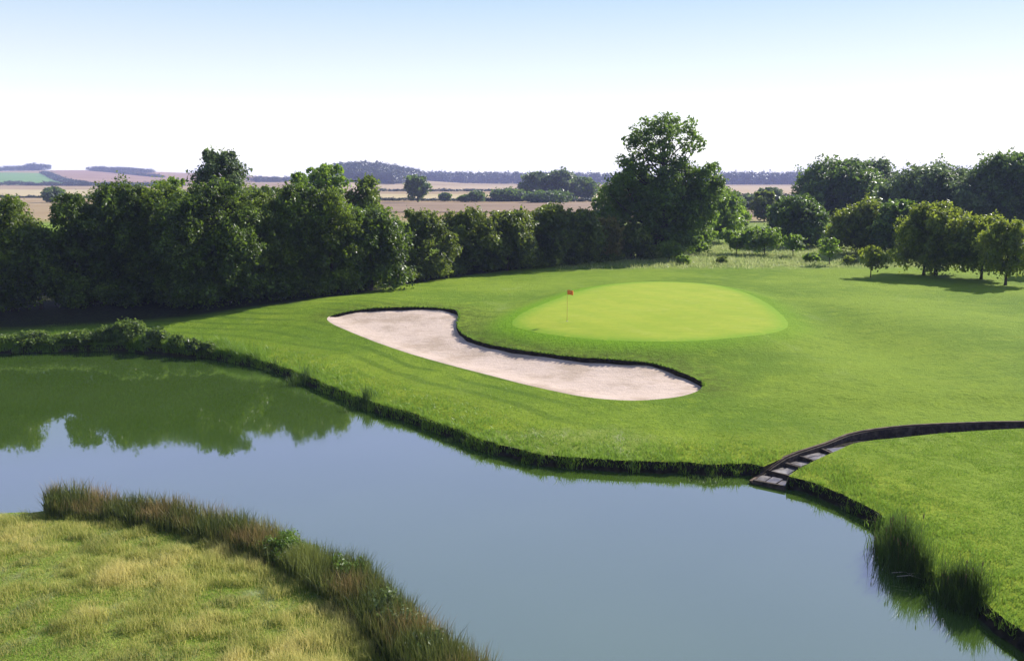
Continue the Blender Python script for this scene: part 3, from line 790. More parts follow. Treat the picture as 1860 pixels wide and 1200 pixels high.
# ---- scrub on the far bank
scr = [(-40, 632, 602, 34), (15, 631, 606, 26), (62, 629, 600, 30), (108, 628, 604, 24), (150, 628, 598, 28), (196, 627, 592, 24), (238, 627, 580, 30), (285, 633, 594, 24), (322, 637, 606, 20), (352, 643, 614, 16), (380, 648, 620, 13)]
sl = ['dark scrub bush cut by the left edge beside the water', 'first whole scrub bush from the left on the far bank', 'scrub bush in deep shade left of the pale leafed ones', 'low scrub bush with pale lit leaves above the waterline',
      'narrow scrub bush between two broader pale leafed ones', 'broad lit scrub bush left of the tallest one', 'tallest scrub bush on the far bank', 'scrub bush right of the tallest one, before the dark shade',
      'small scrub bush where the lawn begins', 'low scrub bush overhanging the black bank', 'rightmost small scrub bush on the edge of the lawn']
for (px, b, tp, hw), lb in zip(scr, sl):
    make_tree('bank_shrub', lb, 'shrub', 'scrub bushes on the far bank', px, b - 5, tp, hw, 'scrub', skirt=.0, shape='full', leaf=.18, r0=.05, n=16)

# ---- leafy plants on the water's edge
def leafy_plant(label, px, py, h, spread, n, mat='reedg', name='waterside_plant', cat='plant', grp=None, w=.035, lean=.45, loc=None):
    if loc is None: x, y = at_z(px, py, 0.25)
    else: x, y = loc
    z = max(ground_z(x, y), 0.0) - .06
    P = np.column_stack([rng.normal(0, spread * .4, n), rng.normal(0, spread * .4, n), np.zeros(n)])
    zz = np.maximum(HG(P[:, 0] + x, P[:, 1] + y), -.15); P[:, 2] = zz - z - .03
    hh = h * rng.uniform(.45, 1.0, n) * (1 - .35 * np.clip(np.hypot(P[:, 0], P[:, 1]) / spread, 0, 1))
    V, fs, tv, tf = blades(P, hh, np.full(n, w) * rng.uniform(.7, 1.4, n), rng.uniform(.1, lean, n), np.clip(rng.normal(.45, .22, n), 0, 1), 3)
    o = mesh_obj(name, V, fs, M[mat], None, dict(tint=tv), loc=(x, y, z))
    return tag(o, label, cat, grp)
gp = 'plants on the black bank of the pond'
leafy_plant('tall dark plant clump on the black bank where the tree reflection ends', 545, 690, 1.15, .9, 240, grp=gp)
leafy_plant('dark leafy plant on the bank below the left part of the bunker', 660, 732, 1.05, .8, 200, grp=gp)
leafy_plant('small plant on the bank left of the tall dark clump', 492, 668, .7, .6, 110, grp=gp)
leafy_plant('tiny plant tuft on the bank left of the small plant', 455, 656, .5, .5, 80, grp=gp)
leafy_plant('low plant tuft at the water below the middle of the bunker', 822, 792, .5, .5, 90, grp=gp)
leafy_plant('dark drooping plant at the water just left of the stone cascade', 1296, 862, .55, .9, 170, grp=gp, lean=.8)
leafy_plant('smaller drooping plant left of the dark one near the cascade', 1262, 858, .45, .7, 110, grp=gp, lean=.8)

def reed_clump(label, base_px, h, n, seed_heads):
    B0 = catmull(at_z(*np.array(base_px, float).T, 0.1), False, .15)
    i = rng.integers(0, len(B0), n); off = rng.normal(0, .24, (n, 2)); off[:, 0] += .12; off[:, 1] += .05
    P2 = B0[i] + off; c0 = B0.mean(0)
    f = i / len(B0)
    zz = np.maximum(HG(P2[:, 0], P2[:, 1]), -.25)
    root = empty('reed_clump', (c0[0], c0[1], 0)); tag(root, label, 'reeds', 'tall reed clumps on the right bank')
    P = np.column_stack([P2 - c0, zz])
    env = (.42 + .58 * np.sin(np.pi * np.clip(f * .9 + .05, 0, 1)))
    hh = h * env * rng.uniform(.5, 1.05, n)
    V, fs, tv, tf = blades(P, hh, rng.uniform(.013, .026, n), rng.beta(1.6, 3.4, n) * .62, np.clip(rng.normal(.30, .24, n), 0, 1), 4)
    mesh_obj('blades', V, fs, M['reedg'], root, dict(tint=tv))
    m = seed_heads; k = rng.choice(n, m, False)
    mb = MB()
    for q in k:
        a = P[q] + [0, 0, 0]; tip = a + np.array([rng.normal(0, .08), rng.normal(0, .08), hh[q] * 1.05])
        d = (tip - a)
        mb.tube(np.array([a, a + d * .6, tip]), np.array([.007, .006, .005]), 4)
        mb.tube(np.array([tip, tip + d * .05, tip + d * .11, tip + d * .15]), np.array([.004, .020, .016, .002]), 5)
    mb.build('seed_heads', M['stalk'], root, smooth=True)
    return root
M['stalk'] = bark_mat('dry_stalk', (.14, .085, .045), (.26, .17, .09))
M['pale_stalk'] = bark_mat('bleached_stalk', (.45, .38, .30), (.62, .55, .46))
reed_clump('taller left clump of dark reeds on the right bank', [(1602, 990), (1622, 1018), (1648, 1042), (1668, 1055)], 1.42, 2600, 16)
reed_clump('shorter right clump of reeds with arching blades on the right bank', [(1706, 1078), (1726, 1090), (1746, 1098), (1760, 1104)], 1.08, 2000, 8)
mb = MB(); q = at_z(1650, 1036, .2)
for dx, dy, a in ((0, 0, 2.7), (.35, -.1, 2.5), (.1, -.22, 2.9)):
    d = np.array([math.cos(a), math.sin(a) * .3, .18]); p0 = np.array([dx, dy, 0.0])
    mb.tube(np.array([p0 - d * .1, p0 + d * .4 + [0, 0, .06], p0 + d * .8 - [0, 0, .06]]), np.array([.016, .014, .006]), 5)
o = mb.build('dead_stalks', M['pale_stalk'], None, smooth=True, loc=(q[0] + .15, q[1] - .25, .12)); tag(o, 'pale broken dead stalks leaning from the reed clumps over the water', 'dead stalks')

# ---- rough bank in the foreground: long grass, reed belt and weeds
NEAR = catmull(Bn, False, .2)
def near_side(x, y): return (y < 34) & (x < 1.5)
M['straw'] = leaf_mat('long_grass', (.052, .115, .014), (.190, .250, .028), (.540, .470, .165), .42, .15, clump=.55)
t = NT('reed_belt'); tint = t.attr('tint'); tip = t.attr('tip'); hue = t.attr('hue')
c = t.mix(t.rng(tint, .1, .9), (.042, .066, .014), (.210, .235, .055))
c = t.mix(t.math('MULTIPLY', t.rng(tip, .45, 1.0), hue), c, (.380, .235, .095))
d = t.bsdf(c, .6, .2); tr = t.n('ShaderNodeBsdfTranslucent'); t.link(c, tr.inputs[0])
mx = t.n('ShaderNodeMixShader'); mx.inputs[0].default_value = .3; t.link(d, mx.inputs[1]); t.link(tr.outputs[0], mx.inputs[2])
M['belt'] = t.done(mx.outputs[0])

n = 330000
X = rng.uniform(-24, 1.2, n); Y = rng.uniform(15.5, 31, n)
k = (np.abs(X) < Y * .62) ; X, Y = X[k], Y[k]
d = dpond(X, Y); k = (d > .25) & near_side(X, Y); X, Y, d = X[k], Y[k], d[k]
cl1 = fbm(X / 2.2, Y / 2.2, 31, 3); cl2 = fbm(X / .6, Y / .6, 41, 2); cl3 = fbm(X / 5 + 9, Y / 5, 51, 2)
k = rng.random(len(X)) < .62 + .6 * cl2; X, Y, d, cl1, cl2, cl3 = [q[k] for q in (X, Y, d, cl1, cl2, cl3)]
left_green = sstep(-.30, -.46, X / Y + .10 * (cl3 - .5)) * sstep(25.5, 22, Y)
straw = np.clip(3.4 * (cl1 - .50) + 1.2 * (cl3 - .45) + .9 * (cl2 - .5) + .26 - 1.0 * left_green + .22 * sstep(5, 1, d), 0, 1)
hh = (.10 + .20 * straw * rng.uniform(.4, 1.1, len(X)) + .20 * sstep(.35, .75, cl2)) * rng.uniform(.6, 1.15, len(X))
tv = np.clip(straw * .95 + rng.normal(0, .16, len(X)), 0, 1)
P = np.column_stack([X, Y, HG(X, Y) - .02])
V, fs, tvv, tf = blades(P, hh, rng.uniform(.008, .017, len(X)), rng.uniform(.2, 1.1, len(X)), tv, 2, dirn=np.array([-.18, -.1, 0]))
o = mesh_obj('long_grass', V, fs, M['straw'], None, dict(tint=tvv)); tag(o, 'long straw and green grass on the near bank', 'grass', kind='stuff')

def strip(i0, i1, n, off0, off1):
    """points beside the near shore, between two pixels columns of the shoreline"""
    T_ = np.gradient(NEAR, axis=0); T_ /= np.linalg.norm(T_, axis=1)[:, None]
    i = rng.integers(int(i0 * len(NEAR)), int(i1 * len(NEAR)), n)
    N_ = np.stack([-T_[:, 1], T_[:, 0]], 1)
    t_ = rng.uniform(off0, off1, n)
    P2 = NEAR[i] + N_[i] * t_[:, None] + rng.normal(0, .08, (n, 2))
    return P2, i / len(NEAR), t_
P2, f, tt = strip(0, .80, 36000, -.25, 1.5)
pxs = 930 + F * P2[:, 0] / (P2[:, 1] * cp + CZ * sp)
keep = (pxs > 88 + rng.normal(0, 6, len(pxs))) & (rng.random(len(pxs)) < .35 + 1.0 * fbm(P2[:, 0] / .8, P2[:, 1] / .8, 61, 2))
P2, f, tt, pxs = P2[keep], f[keep], tt[keep], pxs[keep]
hz = .60 + .70 * fbm(P2[:, 0] / 1.6, P2[:, 1] / 1.6, 71, 2) + .18 * sstep(400, 800, pxs)
hh = hz * rng.uniform(.55, 1.08, len(P2)) * (1 - .25 * sstep(.7, 1.45, tt))
hue = np.clip(2.6 * (fbm(P2[:, 0] / 1.2 + 5, P2[:, 1] / 1.2, 81, 2) - .42) + rng.normal(0, .2, len(P2)), 0, 1)
gr = np.exp(-((pxs - 545) / 45) ** 2); hue = hue * (1 - gr)
tv = np.clip(rng.normal(.4, .22, len(P2)) + .5 * gr, 0, 1)
P = np.column_stack([P2, np.maximum(HG(P2[:, 0], P2[:, 1]), -.2) - .02])
V, fs, tvv, tf = blades(P, hh, rng.uniform(.012, .026, len(P2)), rng.beta(1.5, 4, len(P2)) * .8, tv, 3)
m = 7
o = mesh_obj('reed_bed', V, fs, M['belt'], None, dict(tint=tvv, tip=tf, hue=np.repeat(hue, m))); tag(o, 'belt of green and reddish reeds along the near bank', 'reeds', kind='stuff')

def weed(label, px, py, h, r, mat, leafs=.085):
    x, y = hit(np.array([px], float), np.array([py], float), HG)[0]
    z = ground_z(x, y)
    root = empty('leafy_weed', (x, y, z)); tag(root, label, 'plant', 'leafy weeds along the near bank')
    cl_ = []
    for _ in range(14):
        a = rng.uniform(0, 6.28); q = rng.uniform(0, .8) * r; hq = h * rng.uniform(.35, .95) * (1 - .3 * q / r)
        cl_.append((math.cos(a) * q, math.sin(a) * q, hq * .72, r * .26, r * .26, hq * .38))
    cl_ = np.array(cl_)
    Vl, Ql, tv = leaf_cloud(cl_, leafs, 1.9, inner=.4)
    mesh_obj('leaves', Vl, Ql, M[mat], root, dict(tint=tv))
    mb = MB()
    for c in cl_: mb.tube(np.array([[c[0] * .6, c[1] * .6, -.05], [c[0] * .85, c[1] * .85, c[2] * .6], c[:3] + [0, 0, c[5] * .5]]), np.array([.012, .009, .004]), 5)
    mb.build('stems', M['stalk'], root, smooth=True)
M['weedg'] = leaf_mat('fresh_weed_leaves', (.045, .085, .010), (.090, .160, .018), (.160, .255, .034), .38, clump=.9)
M['weedd'] = leaf_mat('dull_weed_leaves', (.036, .066, .016), (.080, .125, .030), (.165, .215, .060), .30, clump=.9)
M['weedr'] = leaf_mat('russet_weed_leaves', (.055, .055, .022), (.130, .100, .045), (.250, .150, .085), .30, clump=.9)
for a in [('bright green weed in the middle of the reed belt', 520, 1014, .85, 1.0, 'weedg'),
          ('fresh green weed just right of the bright green one', 572, 1032, .95, 1.0, 'weedg'),
          ('broad green weed right of the fresh green pair in the reed belt', 622, 1066, .9, .9, 'weedg'),
          ('grey green weed where the reed belt bends toward the viewer', 700, 1134, 1.0, .9, 'weedd'),
          ('dull leafy weed second from the bottom of the bank', 742, 1168, .95, .85, 'weedd'),
          ('dull leafy weed low on the bank at the bottom edge of the photo', 790, 1204, .9, .8, 'weedd')]:
    weed(*a)

# ---- short turf: ragged tufts on the banks and the right foreground lawn
M['turf'] = leaf_mat('turf_blades', (.075, .150, .012), (.130, .235, .020), (.230, .340, .045), .35, .15, clump=.7)
def tufts(n, x0, x1, y0, y1, f_keep, h0, h1, name, label, mat='turf', w=(.018, .035)):
    X = rng.uniform(x0, x1, n); Y = rng.uniform(y0, y1, n)
    k = rng.random(len(X)) < sstep(1.0, .6, np.abs(X) / Y); X, Y = X[k], Y[k]
    d = dpond(X, Y)
    p = f_keep(X, Y, d); k = rng.random(len(X)) < p; X, Y, d = X[k], Y[k], d[k]
    bad = (DD(X, Y) < .05) | (DB(X, Y) < .1) | (DF(X, Y) < 0)
    X, Y, d = X[~bad], Y[~bad], d[~bad]
    q = fbm(X / .8, Y / .8, 91, 2)
    hh = (h0 + (h1 - h0) * sstep(4, .2, d) ) * (.5 + q) * rng.uniform(.6, 1.2, len(X))
    P = np.column_stack([X, Y, HG(X, Y) - .01])
    V, fs, tvv, _ = blades(P, hh, rng.uniform(*w, len(X)), rng.uniform(.2, 1.0, len(X)), np.clip(rng.normal(.5, .22, len(X)) + .5 * (q - .5), 0, 1), 1)
    o = mesh_obj(name, V, fs, M[mat], None, dict(tint=tvv)); tag(o, label, 'grass', kind='stuff')
ditch_line = lambda X, Y: Y < np.interp(X, np.sort(DLO[:, 0]), DLO[np.argsort(DLO[:, 0]), 1])
tufts(600000, 4, 44, 16, 50, lambda X, Y, d: np.where((d > .05) & (X > 8) & ditch_line(X, Y), np.clip(fbm(X / .55, Y / .55, 17, 2) * 1.5 - .15, .1, 1), 0), .08, .20, 'short_grass', 'short clumpy grass on the right bank of the pond')
tufts(700000, -36, 20, 33, 72, lambda X, Y, d: np.where((d > .05) & (d < 9) & ~((X > 8) & ditch_line(X, Y)), (np.exp(-d / 2.0) + .12) * np.clip(fbm(X / .6, Y / .6, 19, 2) * 1.6, 0, 1), 0), .08, .21, 'bank_grass', 'ragged longer grass along the far bank edge', 'turf', (.022, .045))
M['meadowg'] = leaf_mat('meadow_grass_blades', (.11, .18, .025), (.22, .29, .055), (.38, .40, .18), .42, .15, clump=.4)
tufts(110000, 5, 80, 100, 150, lambda X, Y, d: sstep(107, 113, Y - .10 * (X - 20)) * np.clip(fbm(X / 1.6, Y / 1.2, 23, 3) * 2.4 - .75, 0, 1), .45, .6, 'meadow_grass', 'tall pale unmown grass behind the putting green', 'meadowg', (.06, .12))

def tussocks():
    sel = POND[(POND[:, 1] > 26) & (POND[:, 0] > -45) & (POND[:, 0] < 26)]
    q = rng.integers(0, len(sel), 900); P0 = sel[q] + rng.normal(0, .15, (900, 2))
    k = (dpond(P0[:, 0], P0[:, 1]) > .02) & ~near_side(P0[:, 0], P0[:, 1]) & (fbm(P0[:, 0] / 2, P0[:, 1] / 2, 77, 2) > .42) & (DD(P0[:, 0], P0[:, 1]) > .2)
    P0 = P0[k]; m_ = 34
    X = np.repeat(P0[:, 0], m_) + rng.normal(0, .13, len(P0) * m_); Y = np.repeat(P0[:, 1], m_) + rng.normal(0, .13, len(P0) * m_)
    hh = np.repeat(rng.uniform(.18, .5, len(P0)), m_) * rng.uniform(.5, 1.1, len(X))
    P = np.column_stack([X, Y, np.maximum(HG(X, Y), .05) - .02])
    V, fs, tvv, _ = blades(P, hh, rng.uniform(.014, .03, len(X)), rng.uniform(.3, 1.2, len(X)), np.clip(np.repeat(rng.normal(.4, .25, len(P0)), m_) + rng.normal(0, .12, len(X)), 0, 1), 2, dirn=np.array([-.1, -.3, 0]))
    tag(mesh_obj('bank_tussocks', V, fs, M['turf'], None, dict(tint=tvv)), 'ragged tussocks hanging over the black pond banks', 'grass', kind='stuff')
tussocks()
def bank_reeds():
    sel = POND[(POND[:, 1] > 50) & (POND[:, 0] > -48) & (POND[:, 0] < -15)]
    n = 26000; q = rng.integers(0, len(sel), n); X = sel[q, 0] + rng.normal(0, .3, n); Y = sel[q, 1] + np.abs(rng.normal(.6, 1.0, n))
    k = (dpond(X, Y) > .05) & (fbm(X / 1.3, Y / 1.3, 78, 2) > .40) & (rng.random(n) < sstep(-15, -19, X)); X, Y = X[k], Y[k]
    hh = (.35 + .75 * fbm(X / 1.1, Y / 1.1, 79, 2)) * rng.uniform(.5, 1.1, len(X))
    V, fs, tvv, tf = blades(np.column_stack([X, Y, HG(X, Y) - .03]), hh, rng.uniform(.02, .045, len(X)), rng.uniform(.2, .9, len(X)), np.clip(rng.normal(.5, .25, len(X)), 0, 1), 2)
    tag(mesh_obj('bank_reeds', V, fs, M['turf'], None, dict(tint=tvv)), 'tall ragged grasses among the scrub on the far bank', 'grass', kind='stuff')
bank_reeds()
def lip_grass():
    n = 15000; q = rng.integers(0, len(BUP), n); P2 = BUP[q] + rng.normal(0, .05, (n, 2)); b = DB(P2[:, 0], P2[:, 1]); P2 = P2[(b > -.06) & (fbm(P2[:, 0] / .5, P2[:, 1] / .5, 87, 2) > .40)]
    n = len(P2); inw = np.array([-.1, -.45, 0])
    hh = rng.uniform(.05, .17, n)
    V, fs, tvv, tf = blades(np.column_stack([P2, Hbase(P2[:, 0], P2[:, 1]) + .02]), hh, rng.uniform(.014, .028, n), rng.uniform(.5, 1.5, n), np.clip(rng.normal(.4, .25, n), 0, 1), 2, dirn=inw)
    tag(mesh_obj('lip_grass', V, fs, M['turf'], None, dict(tint=tvv)), 'short grass overhanging the dark lip of the bunker', 'grass', kind='stuff')
lip_grass()

# ---- flagstick
fx, fy = hit(np.array([1030.0]), np.array([583.0]), HG)[0]; fz = ground_z(fx, fy)
fl = empty('flagstick', (fx, fy, fz)); tag(fl, 'thin golf flagstick with orange flag in the putting green', 'golf flag')
ph = top_z(526, fy) - fz
t = NT('pole_paint'); M['pole'] = t.done(t.bsdf((.55, .40, .12), .4, .4))
t = NT('flag_cloth'); nz = t.noise(t.obj(), 4, 2); M['flag'] = t.done(t.bsdf(t.mix(t.rng(nz, .4, .6), (.66, .17, .03), (.78, .26, .06)), .8, .1))
t = NT('cup_lining'); M['cup'] = t.done(t.bsdf((.7, .7, .7), .5, .3))
MB().tube(np.array([[0, 0, -.1], [0, 0, ph * .5], [0, 0, ph]]), np.array([.016, .014, .011]), 8).build('pole', M['pole'], fl, smooth=True)
nx_, nz2 = 14, 8; fw, fh = .42, .31
V = []; 
for j in range(nz2 + 1):
    for i in range(nx_ + 1):
        u = i / nx_; v = j / nz2
        V.append((.012 + u * fw * (1 - .06 * u), .06 * math.sin(u * 7) * u + .02 * math.sin(v * 5 + u * 4), ph - .02 - fh * v - .07 * u * u))
Q = [[j * (nx_ + 1) + i, j * (nx_ + 1) + i + 1, (j + 1) * (nx_ + 1) + i + 1, (j + 1) * (nx_ + 1) + i] for j in range(nz2) for i in range(nx_)]
fo_ = mesh_obj('flag', np.array(V), np.array(Q), M['flag'], fl, smooth=True)
fo_.modifiers.new('thickness', 'SOLIDIFY').thickness = .006
mb = MB(); a = np.arange(13) / 12 * 2 * np.pi
ring = [np.array([np.cos(a) * r, np.sin(a) * r, np.full(13, z)]).T for r, z in ((.054, .012), (.060, .012), (.060, -.06))]
V = np.concatenate(ring); Q = [[k * 13 + i, k * 13 + i + 1, (k + 1) * 13 + i + 1, (k + 1) * 13 + i] for k in range(2) for i in range(12)]
mesh_obj('cup', V, np.array(Q), M['cup'], fl)

# ---- ditch: retaining wall and stone cascade
t = NT('dark_stone'); p = t.pos(); nz = t.noise(p, 3, 4, .7); br = t.noise(t.scale(p, (1, 1, 3)), 2.0, 2)
M['stone'] = t.done(t.bsdf(t.mix(t.rng(nz, .35, .7), (.034, .027, .021), (.095, .074, .056)), .9, .1, t.bump(t.math('ADD', nz, br), .8, .06)))
t = NT('timber'); nz = t.noise(t.scale(t.pos(), (1, 1, 4)), 3, 4, .6); M['timber'] = t.done(t.bsdf(t.mix(t.rng(nz, .35, .7), (.06, .042, .028), (.15, .105, .07)), .85, .1, t.bump(nz, .4, .03)))
t = NT('wet_slab'); p = t.pos(); nz = t.noise(p, 2.2, 5, .65); M['slab'] = t.done(t.bsdf(t.mix(t.rng(nz, .35, .7), (.060, .050, .048), (.140, .120, .116)), t.rng(nz, .3, .7, .3, .6), .4, t.bump(nz, .5, .05)))

wl = DUP[(np.arange(len(DUP)) % 2) == 0]
tg = np.gradient(wl, axis=0); tg /= np.linalg.norm(tg, axis=1)[:, None]; nn = np.stack([tg[:, 1], -tg[:, 0]], 1)
# make the normal point into the ditch
mid = DMID[np.argmin(((wl[len(wl) // 2] - DMID) ** 2).sum(1))]
if ((mid - wl[len(wl) // 2]) * nn[len(wl) // 2]).sum() < 0: nn = -nn
out_p = wl - nn * .04; in_p = wl + nn * .12
zt = Hbase(wl[:, 0], wl[:, 1]) + .02; zt = np.minimum.accumulate(zt[::-1])[::-1] if False else zt
zb = ditch_bed(along_ditch(wl[:, 0], wl[:, 1])) - .25
g0 = Hbase(out_p[:, 0], out_p[:, 1]); dm = sdist(wl[:, 0], wl[:, 1], POND); zt = np.where(dm < 1.2, np.minimum(zt, .12 + .45 * np.clip(dm, 0, 1.2) / 1.2), zt)
wall = empty('retaining_wall', (wl[0, 0], wl[0, 1], 0)); tag(wall, 'dark retaining wall curving along the far side of the ditch', 'wall')
def ribbon(a_, za, b_, zb_):
    n_ = len(a_); V = np.concatenate([np.column_stack([a_, za]), np.column_stack([b_, za]), np.column_stack([b_, zb_]), np.column_stack([a_, zb_])]) - np.array([wl[0, 0], wl[0, 1], 0])
    i = np.arange(n_ - 1); Q = [np.stack([i + r * n_, i + 1 + r * n_, i + 1 + ((r + 1) % 4) * n_, i + ((r + 1) % 4) * n_], 1) for r in range(4)]
    ends = np.array([[0, n_, 2 * n_, 3 * n_], [n_ - 1, 2 * n_ - 1, 3 * n_ - 1, 4 * n_ - 1]])
    return V, np.concatenate(Q + [ends])
V, Q = ribbon(out_p, zt - .06, in_p, zb); mesh_obj('wall_face', V, Q, M['stone'], wall)
V, Q = ribbon(out_p - nn * .02, zt, in_p - nn * .07, zt - .05); mesh_obj('coping', V, Q, M['timber'], wall)

cas = empty('stone_cascade', (MOUTH[0], MOUTH[1], 0)); tag(cas, 'stepped stone cascade running from the ditch into the pond', 'cascade')
tm = np.gradient(DMID, axis=0)
for k, (s0, s1, zt_) in enumerate([(.15, 1.05, .13), (1.05, 2.2, .23), (2.2, 3.3, .33), (3.3, 4.6, .43), (4.6, 6.4, .52)]):
    i = int(np.clip(np.searchsorted(cl, (s0 + s1) / 2), 0, len(DMID) - 1)); c0 = DMID[i] + (tm[i] / np.linalg.norm(tm[i])) * min(0, s0) * .3
    ang = math.atan2(tm[i][1], tm[i][0])
    du_, _ = segdist(c0[:1], c0[1:], DUP[:-1], DUP[1:]); dl_, _ = segdist(c0[:1], c0[1:], DLO[:-1], DLO[1:])
    hw_ = float(du_[0] + dl_[0]) / 2
    ln = (s1 - s0) / 2 - .03
    mb = MB(); m_ = 3
    for j in range(m_):                                    # each step is laid from three rough flags
        w_ = hw_ / m_ * rng.uniform(.9, .97); off = (j - 1) * 2 * hw_ / m_
        cx_ = c0[0] - MOUTH[0] - math.sin(ang) * off; cy_ = c0[1] - MOUTH[1] + math.cos(ang) * off
        mb.box((cx_, cy_, zt_ - .2 + rng.uniform(-.025, .02)), (ln * rng.uniform(.86, 1.0), w_, .2), ang + rng.uniform(-.08, .08), .018)
    mb.build('step', M['slab'], cas)
    e = c0 + np.array([math.cos(ang), math.sin(ang)]) * (-(ln + .05)) - MOUTH
    MB().box((e[0], e[1], zt_ - .10), (.07, hw_ * .98, .14), ang, .012).build('riser', M['stone'], cas)

# ---- far country: fields, hedges and woods
def field_patch(label, px_corners, D, mat, lift=.25):
    P = []
    for (px, py), d_ in zip(px_corners, D):
        P.append(((px - 930) / F * d_, d_))
    P = np.array(P); n1, n2 = 40, 14
    u = np.linspace(0, 1, n1)[:, None, None]; v = np.linspace(0, 1, n2)[None, :, None]
    g = (P[0] * (1 - u) + P[1] * u) * (1 - v) + (P[3] * (1 - u) + P[2] * u) * v
    g = g.reshape(-1, 2); Z = HG(g[:, 0], g[:, 1]) + lift
    i = np.arange(n1 - 1)[:, None] * n2 + np.arange(n2 - 1)[None]; i = i.ravel()
    o = mesh_obj('field', np.column_stack([g, Z]), np.stack([i, i + n2, i + n2 + 1, i + 1], 1), mat, smooth=True)
    tag(o, label, 'field', kind='structure')
def flat_mat(name, a, b, sc):
    t = NT(name); return t.done(t.bsdf(t.mix(t.rng(t.noise(t.scale(t.pos(), (.4, 1, 1)), sc, 4, .6), .35, .65), a, b), .95, .05))
M['f_green'] = flat_mat('green_crop', (.10, .20, .05), (.14, .25, .07), .02)
M['f_brown'] = flat_mat('ploughed_field', (.25, .155, .095), (.31, .205, .125), .015)
M['f_tan'] = flat_mat('stubble_field', (.33, .24, .14), (.39, .30, .18), .03)
M['f_pale'] = flat_mat('pale_stubble', (.36, .29, .15), (.43, .35, .19), .03)
M['f_mauve'] = flat_mat('tilled_field', (.20, .14, .09), (.25, .18, .12), .04)
field_patch('green crop field on the far left hillside', [(-260, 0), (150, 0), (84, 0), (-260, 0)], [1240, 1240, 1900, 1900], M['f_green'])
field_patch('reddish brown ploughed field on the far left hillside', [(172, 0), (560, 0), (500, 0), (98, 0)], [1240, 1240, 2250, 2250], M['f_brown'])
field_patch('pale stubble strip beyond the lone field tree', [(640, 0), (1120, 0), (1120, 0), (640, 0)], [485, 485, 640, 640], M['f_pale'])
field_patch('tan stubble strip under the long far wood', [(640, 0), (1120, 0), (1120, 0), (640, 0)], [860, 860, 1350, 1350], M['f_tan'])
field_patch('mauve brown tilled strip just above the tree row', [(560, 0), (1120, 0), (1120, 0), (560, 0)], [300, 300, 412, 412], M['f_mauve'])
field_patch('tan strip of stubble low on the far left', [(-260, 0), (330, 0), (330, 0), (-260, 0)], [560, 560, 900, 900], M['f_pale'])
field_patch('tan stubble field under the right far wood', [(1290, 0), (1480, 0), (1480, 0), (1290, 0)], [520, 520, 1300, 1300], M['f_tan'])
field_patch('pinkish tilled strip right of the tall tree', [(1300, 0), (1480, 0), (1480, 0), (1300, 0)], [262, 262, 340, 340], M['f_mauve'])

def hedge(label, pxs, Ds, h, w, mat='wood', s=None):
    P = np.array([((px - 930) / F * d_, d_) for px, d_ in zip(pxs, Ds)])
    L = np.linalg.norm(np.diff(P, axis=0), axis=1).sum(); n = max(4, int(L / (w * .9)))
    t_ = np.linspace(0, len(P) - 1, n); x = np.interp(t_, range(len(P)), P[:, 0]); y = np.interp(t_, range(len(P)), P[:, 1])
    z = HG(x, y); hh = h * rng.uniform(.55, 1.15, n)
    c0 = np.array([x.mean(), y.mean(), z.mean()])
    cl_ = np.column_stack([x + rng.normal(0, w * .15, n), y + rng.normal(0, w * .2, n), z + hh * .45, np.full(n, w * .75), np.full(n, w * .6), hh * .55]) - np.array([*c0, 0, 0, 0])
    s = s or max(.5, .0014 * y.mean())
    Vl, Ql, tv = leaf_cloud(cl_, s, 2.2, inner=.2)
    o = mesh_obj('hedge', Vl, Ql, M[mat], None, dict(tint=tv), loc=c0)
    tag(o, label, 'hedge', 'hedges between the far fields')
hedge('dark hedge line crossing behind the lone field tree', [690, 900, 1090], [455, 450, 440], 1.6, 3)
hedge('thin hedge under the long far wood', [700, 960, 1090], [800, 790, 780], 2.2, 5)
hedge('hedge along the foot of the green hillside field', [-200, 60, 180, 330], [1190, 1200, 1200, 1180], 5, 9)
hedge('hedge slanting up between green field and brown field', [160, 120, 92], [1230, 1550, 1900], 5, 9)
hedge('hedge on the tan field at the far left, behind the lone bush', [-150, 0, 90, 180], [520, 525, 520, 515], 1.2, 3)
hedge('slanting hedge on the brown hillside below the ridge wood', [180, 240, 300], [2150, 1980, 1850], 5, 9)
hedge('hedge below the right far wood', [1290, 1380, 1480], [500, 495, 490], 2.5, 4)

def far_wood(label, pxs, Ds, depth, h, n, name='far_wood'):
    k = rng.uniform(0, len(pxs) - 1, n); d_ = np.interp(k, range(len(Ds)), Ds); px = np.interp(k, range(len(pxs)), pxs)
    d_ = d_ + rng.uniform(0, depth, n); x = (px - 930) / F * np.interp(k, range(len(Ds)), Ds); y = d_
    z = HG(x, y); hh = h * rng.uniform(.72, 1.12, n)
    c0 = np.array([x.mean(), y.mean(), z.mean()])
    r = hh * rng.uniform(.34, .5, n)
    cl_ = np.column_stack([x, y, z + hh * .52, r, r, hh * .5]) - np.array([*c0, 0, 0, 0])
    Vl, Ql, tv = leaf_cloud(cl_, h * .17, 1.5, inner=.1)
    o = mesh_obj(name, Vl, Ql, M['wood'], None, dict(tint=tv), loc=c0)
    tag(o, label, 'wood', kind='stuff')
far_wood('domed bluish wood on a hill above the tree row', [572, 600, 660, 705, 726], [1300] * 5, 330, 15, 700)
far_wood('long bluish wood along the horizon left of the tall tree', [715, 800, 900, 1000, 1110], [1750, 1780, 1760, 1720, 1700], 160, 17, 520)
far_wood('bluish wood along the horizon between tall tree and domed tree', [1270, 1340, 1400, 1480], [1700] * 4, 150, 19, 300)
far_wood('small dark wood on the ridge at the far left', [-80, 20, 62], [2280] * 3, 80, 12, 90)
far_wood('dark tree belt on the ridge at the far left, nearest the hedge', [58, 92], [2260] * 2, 40, 15, 30)
far_wood('thin dark tree belt along the brown ridge', [165, 220, 275], [2180, 2140, 2080], 50, 9, 110)
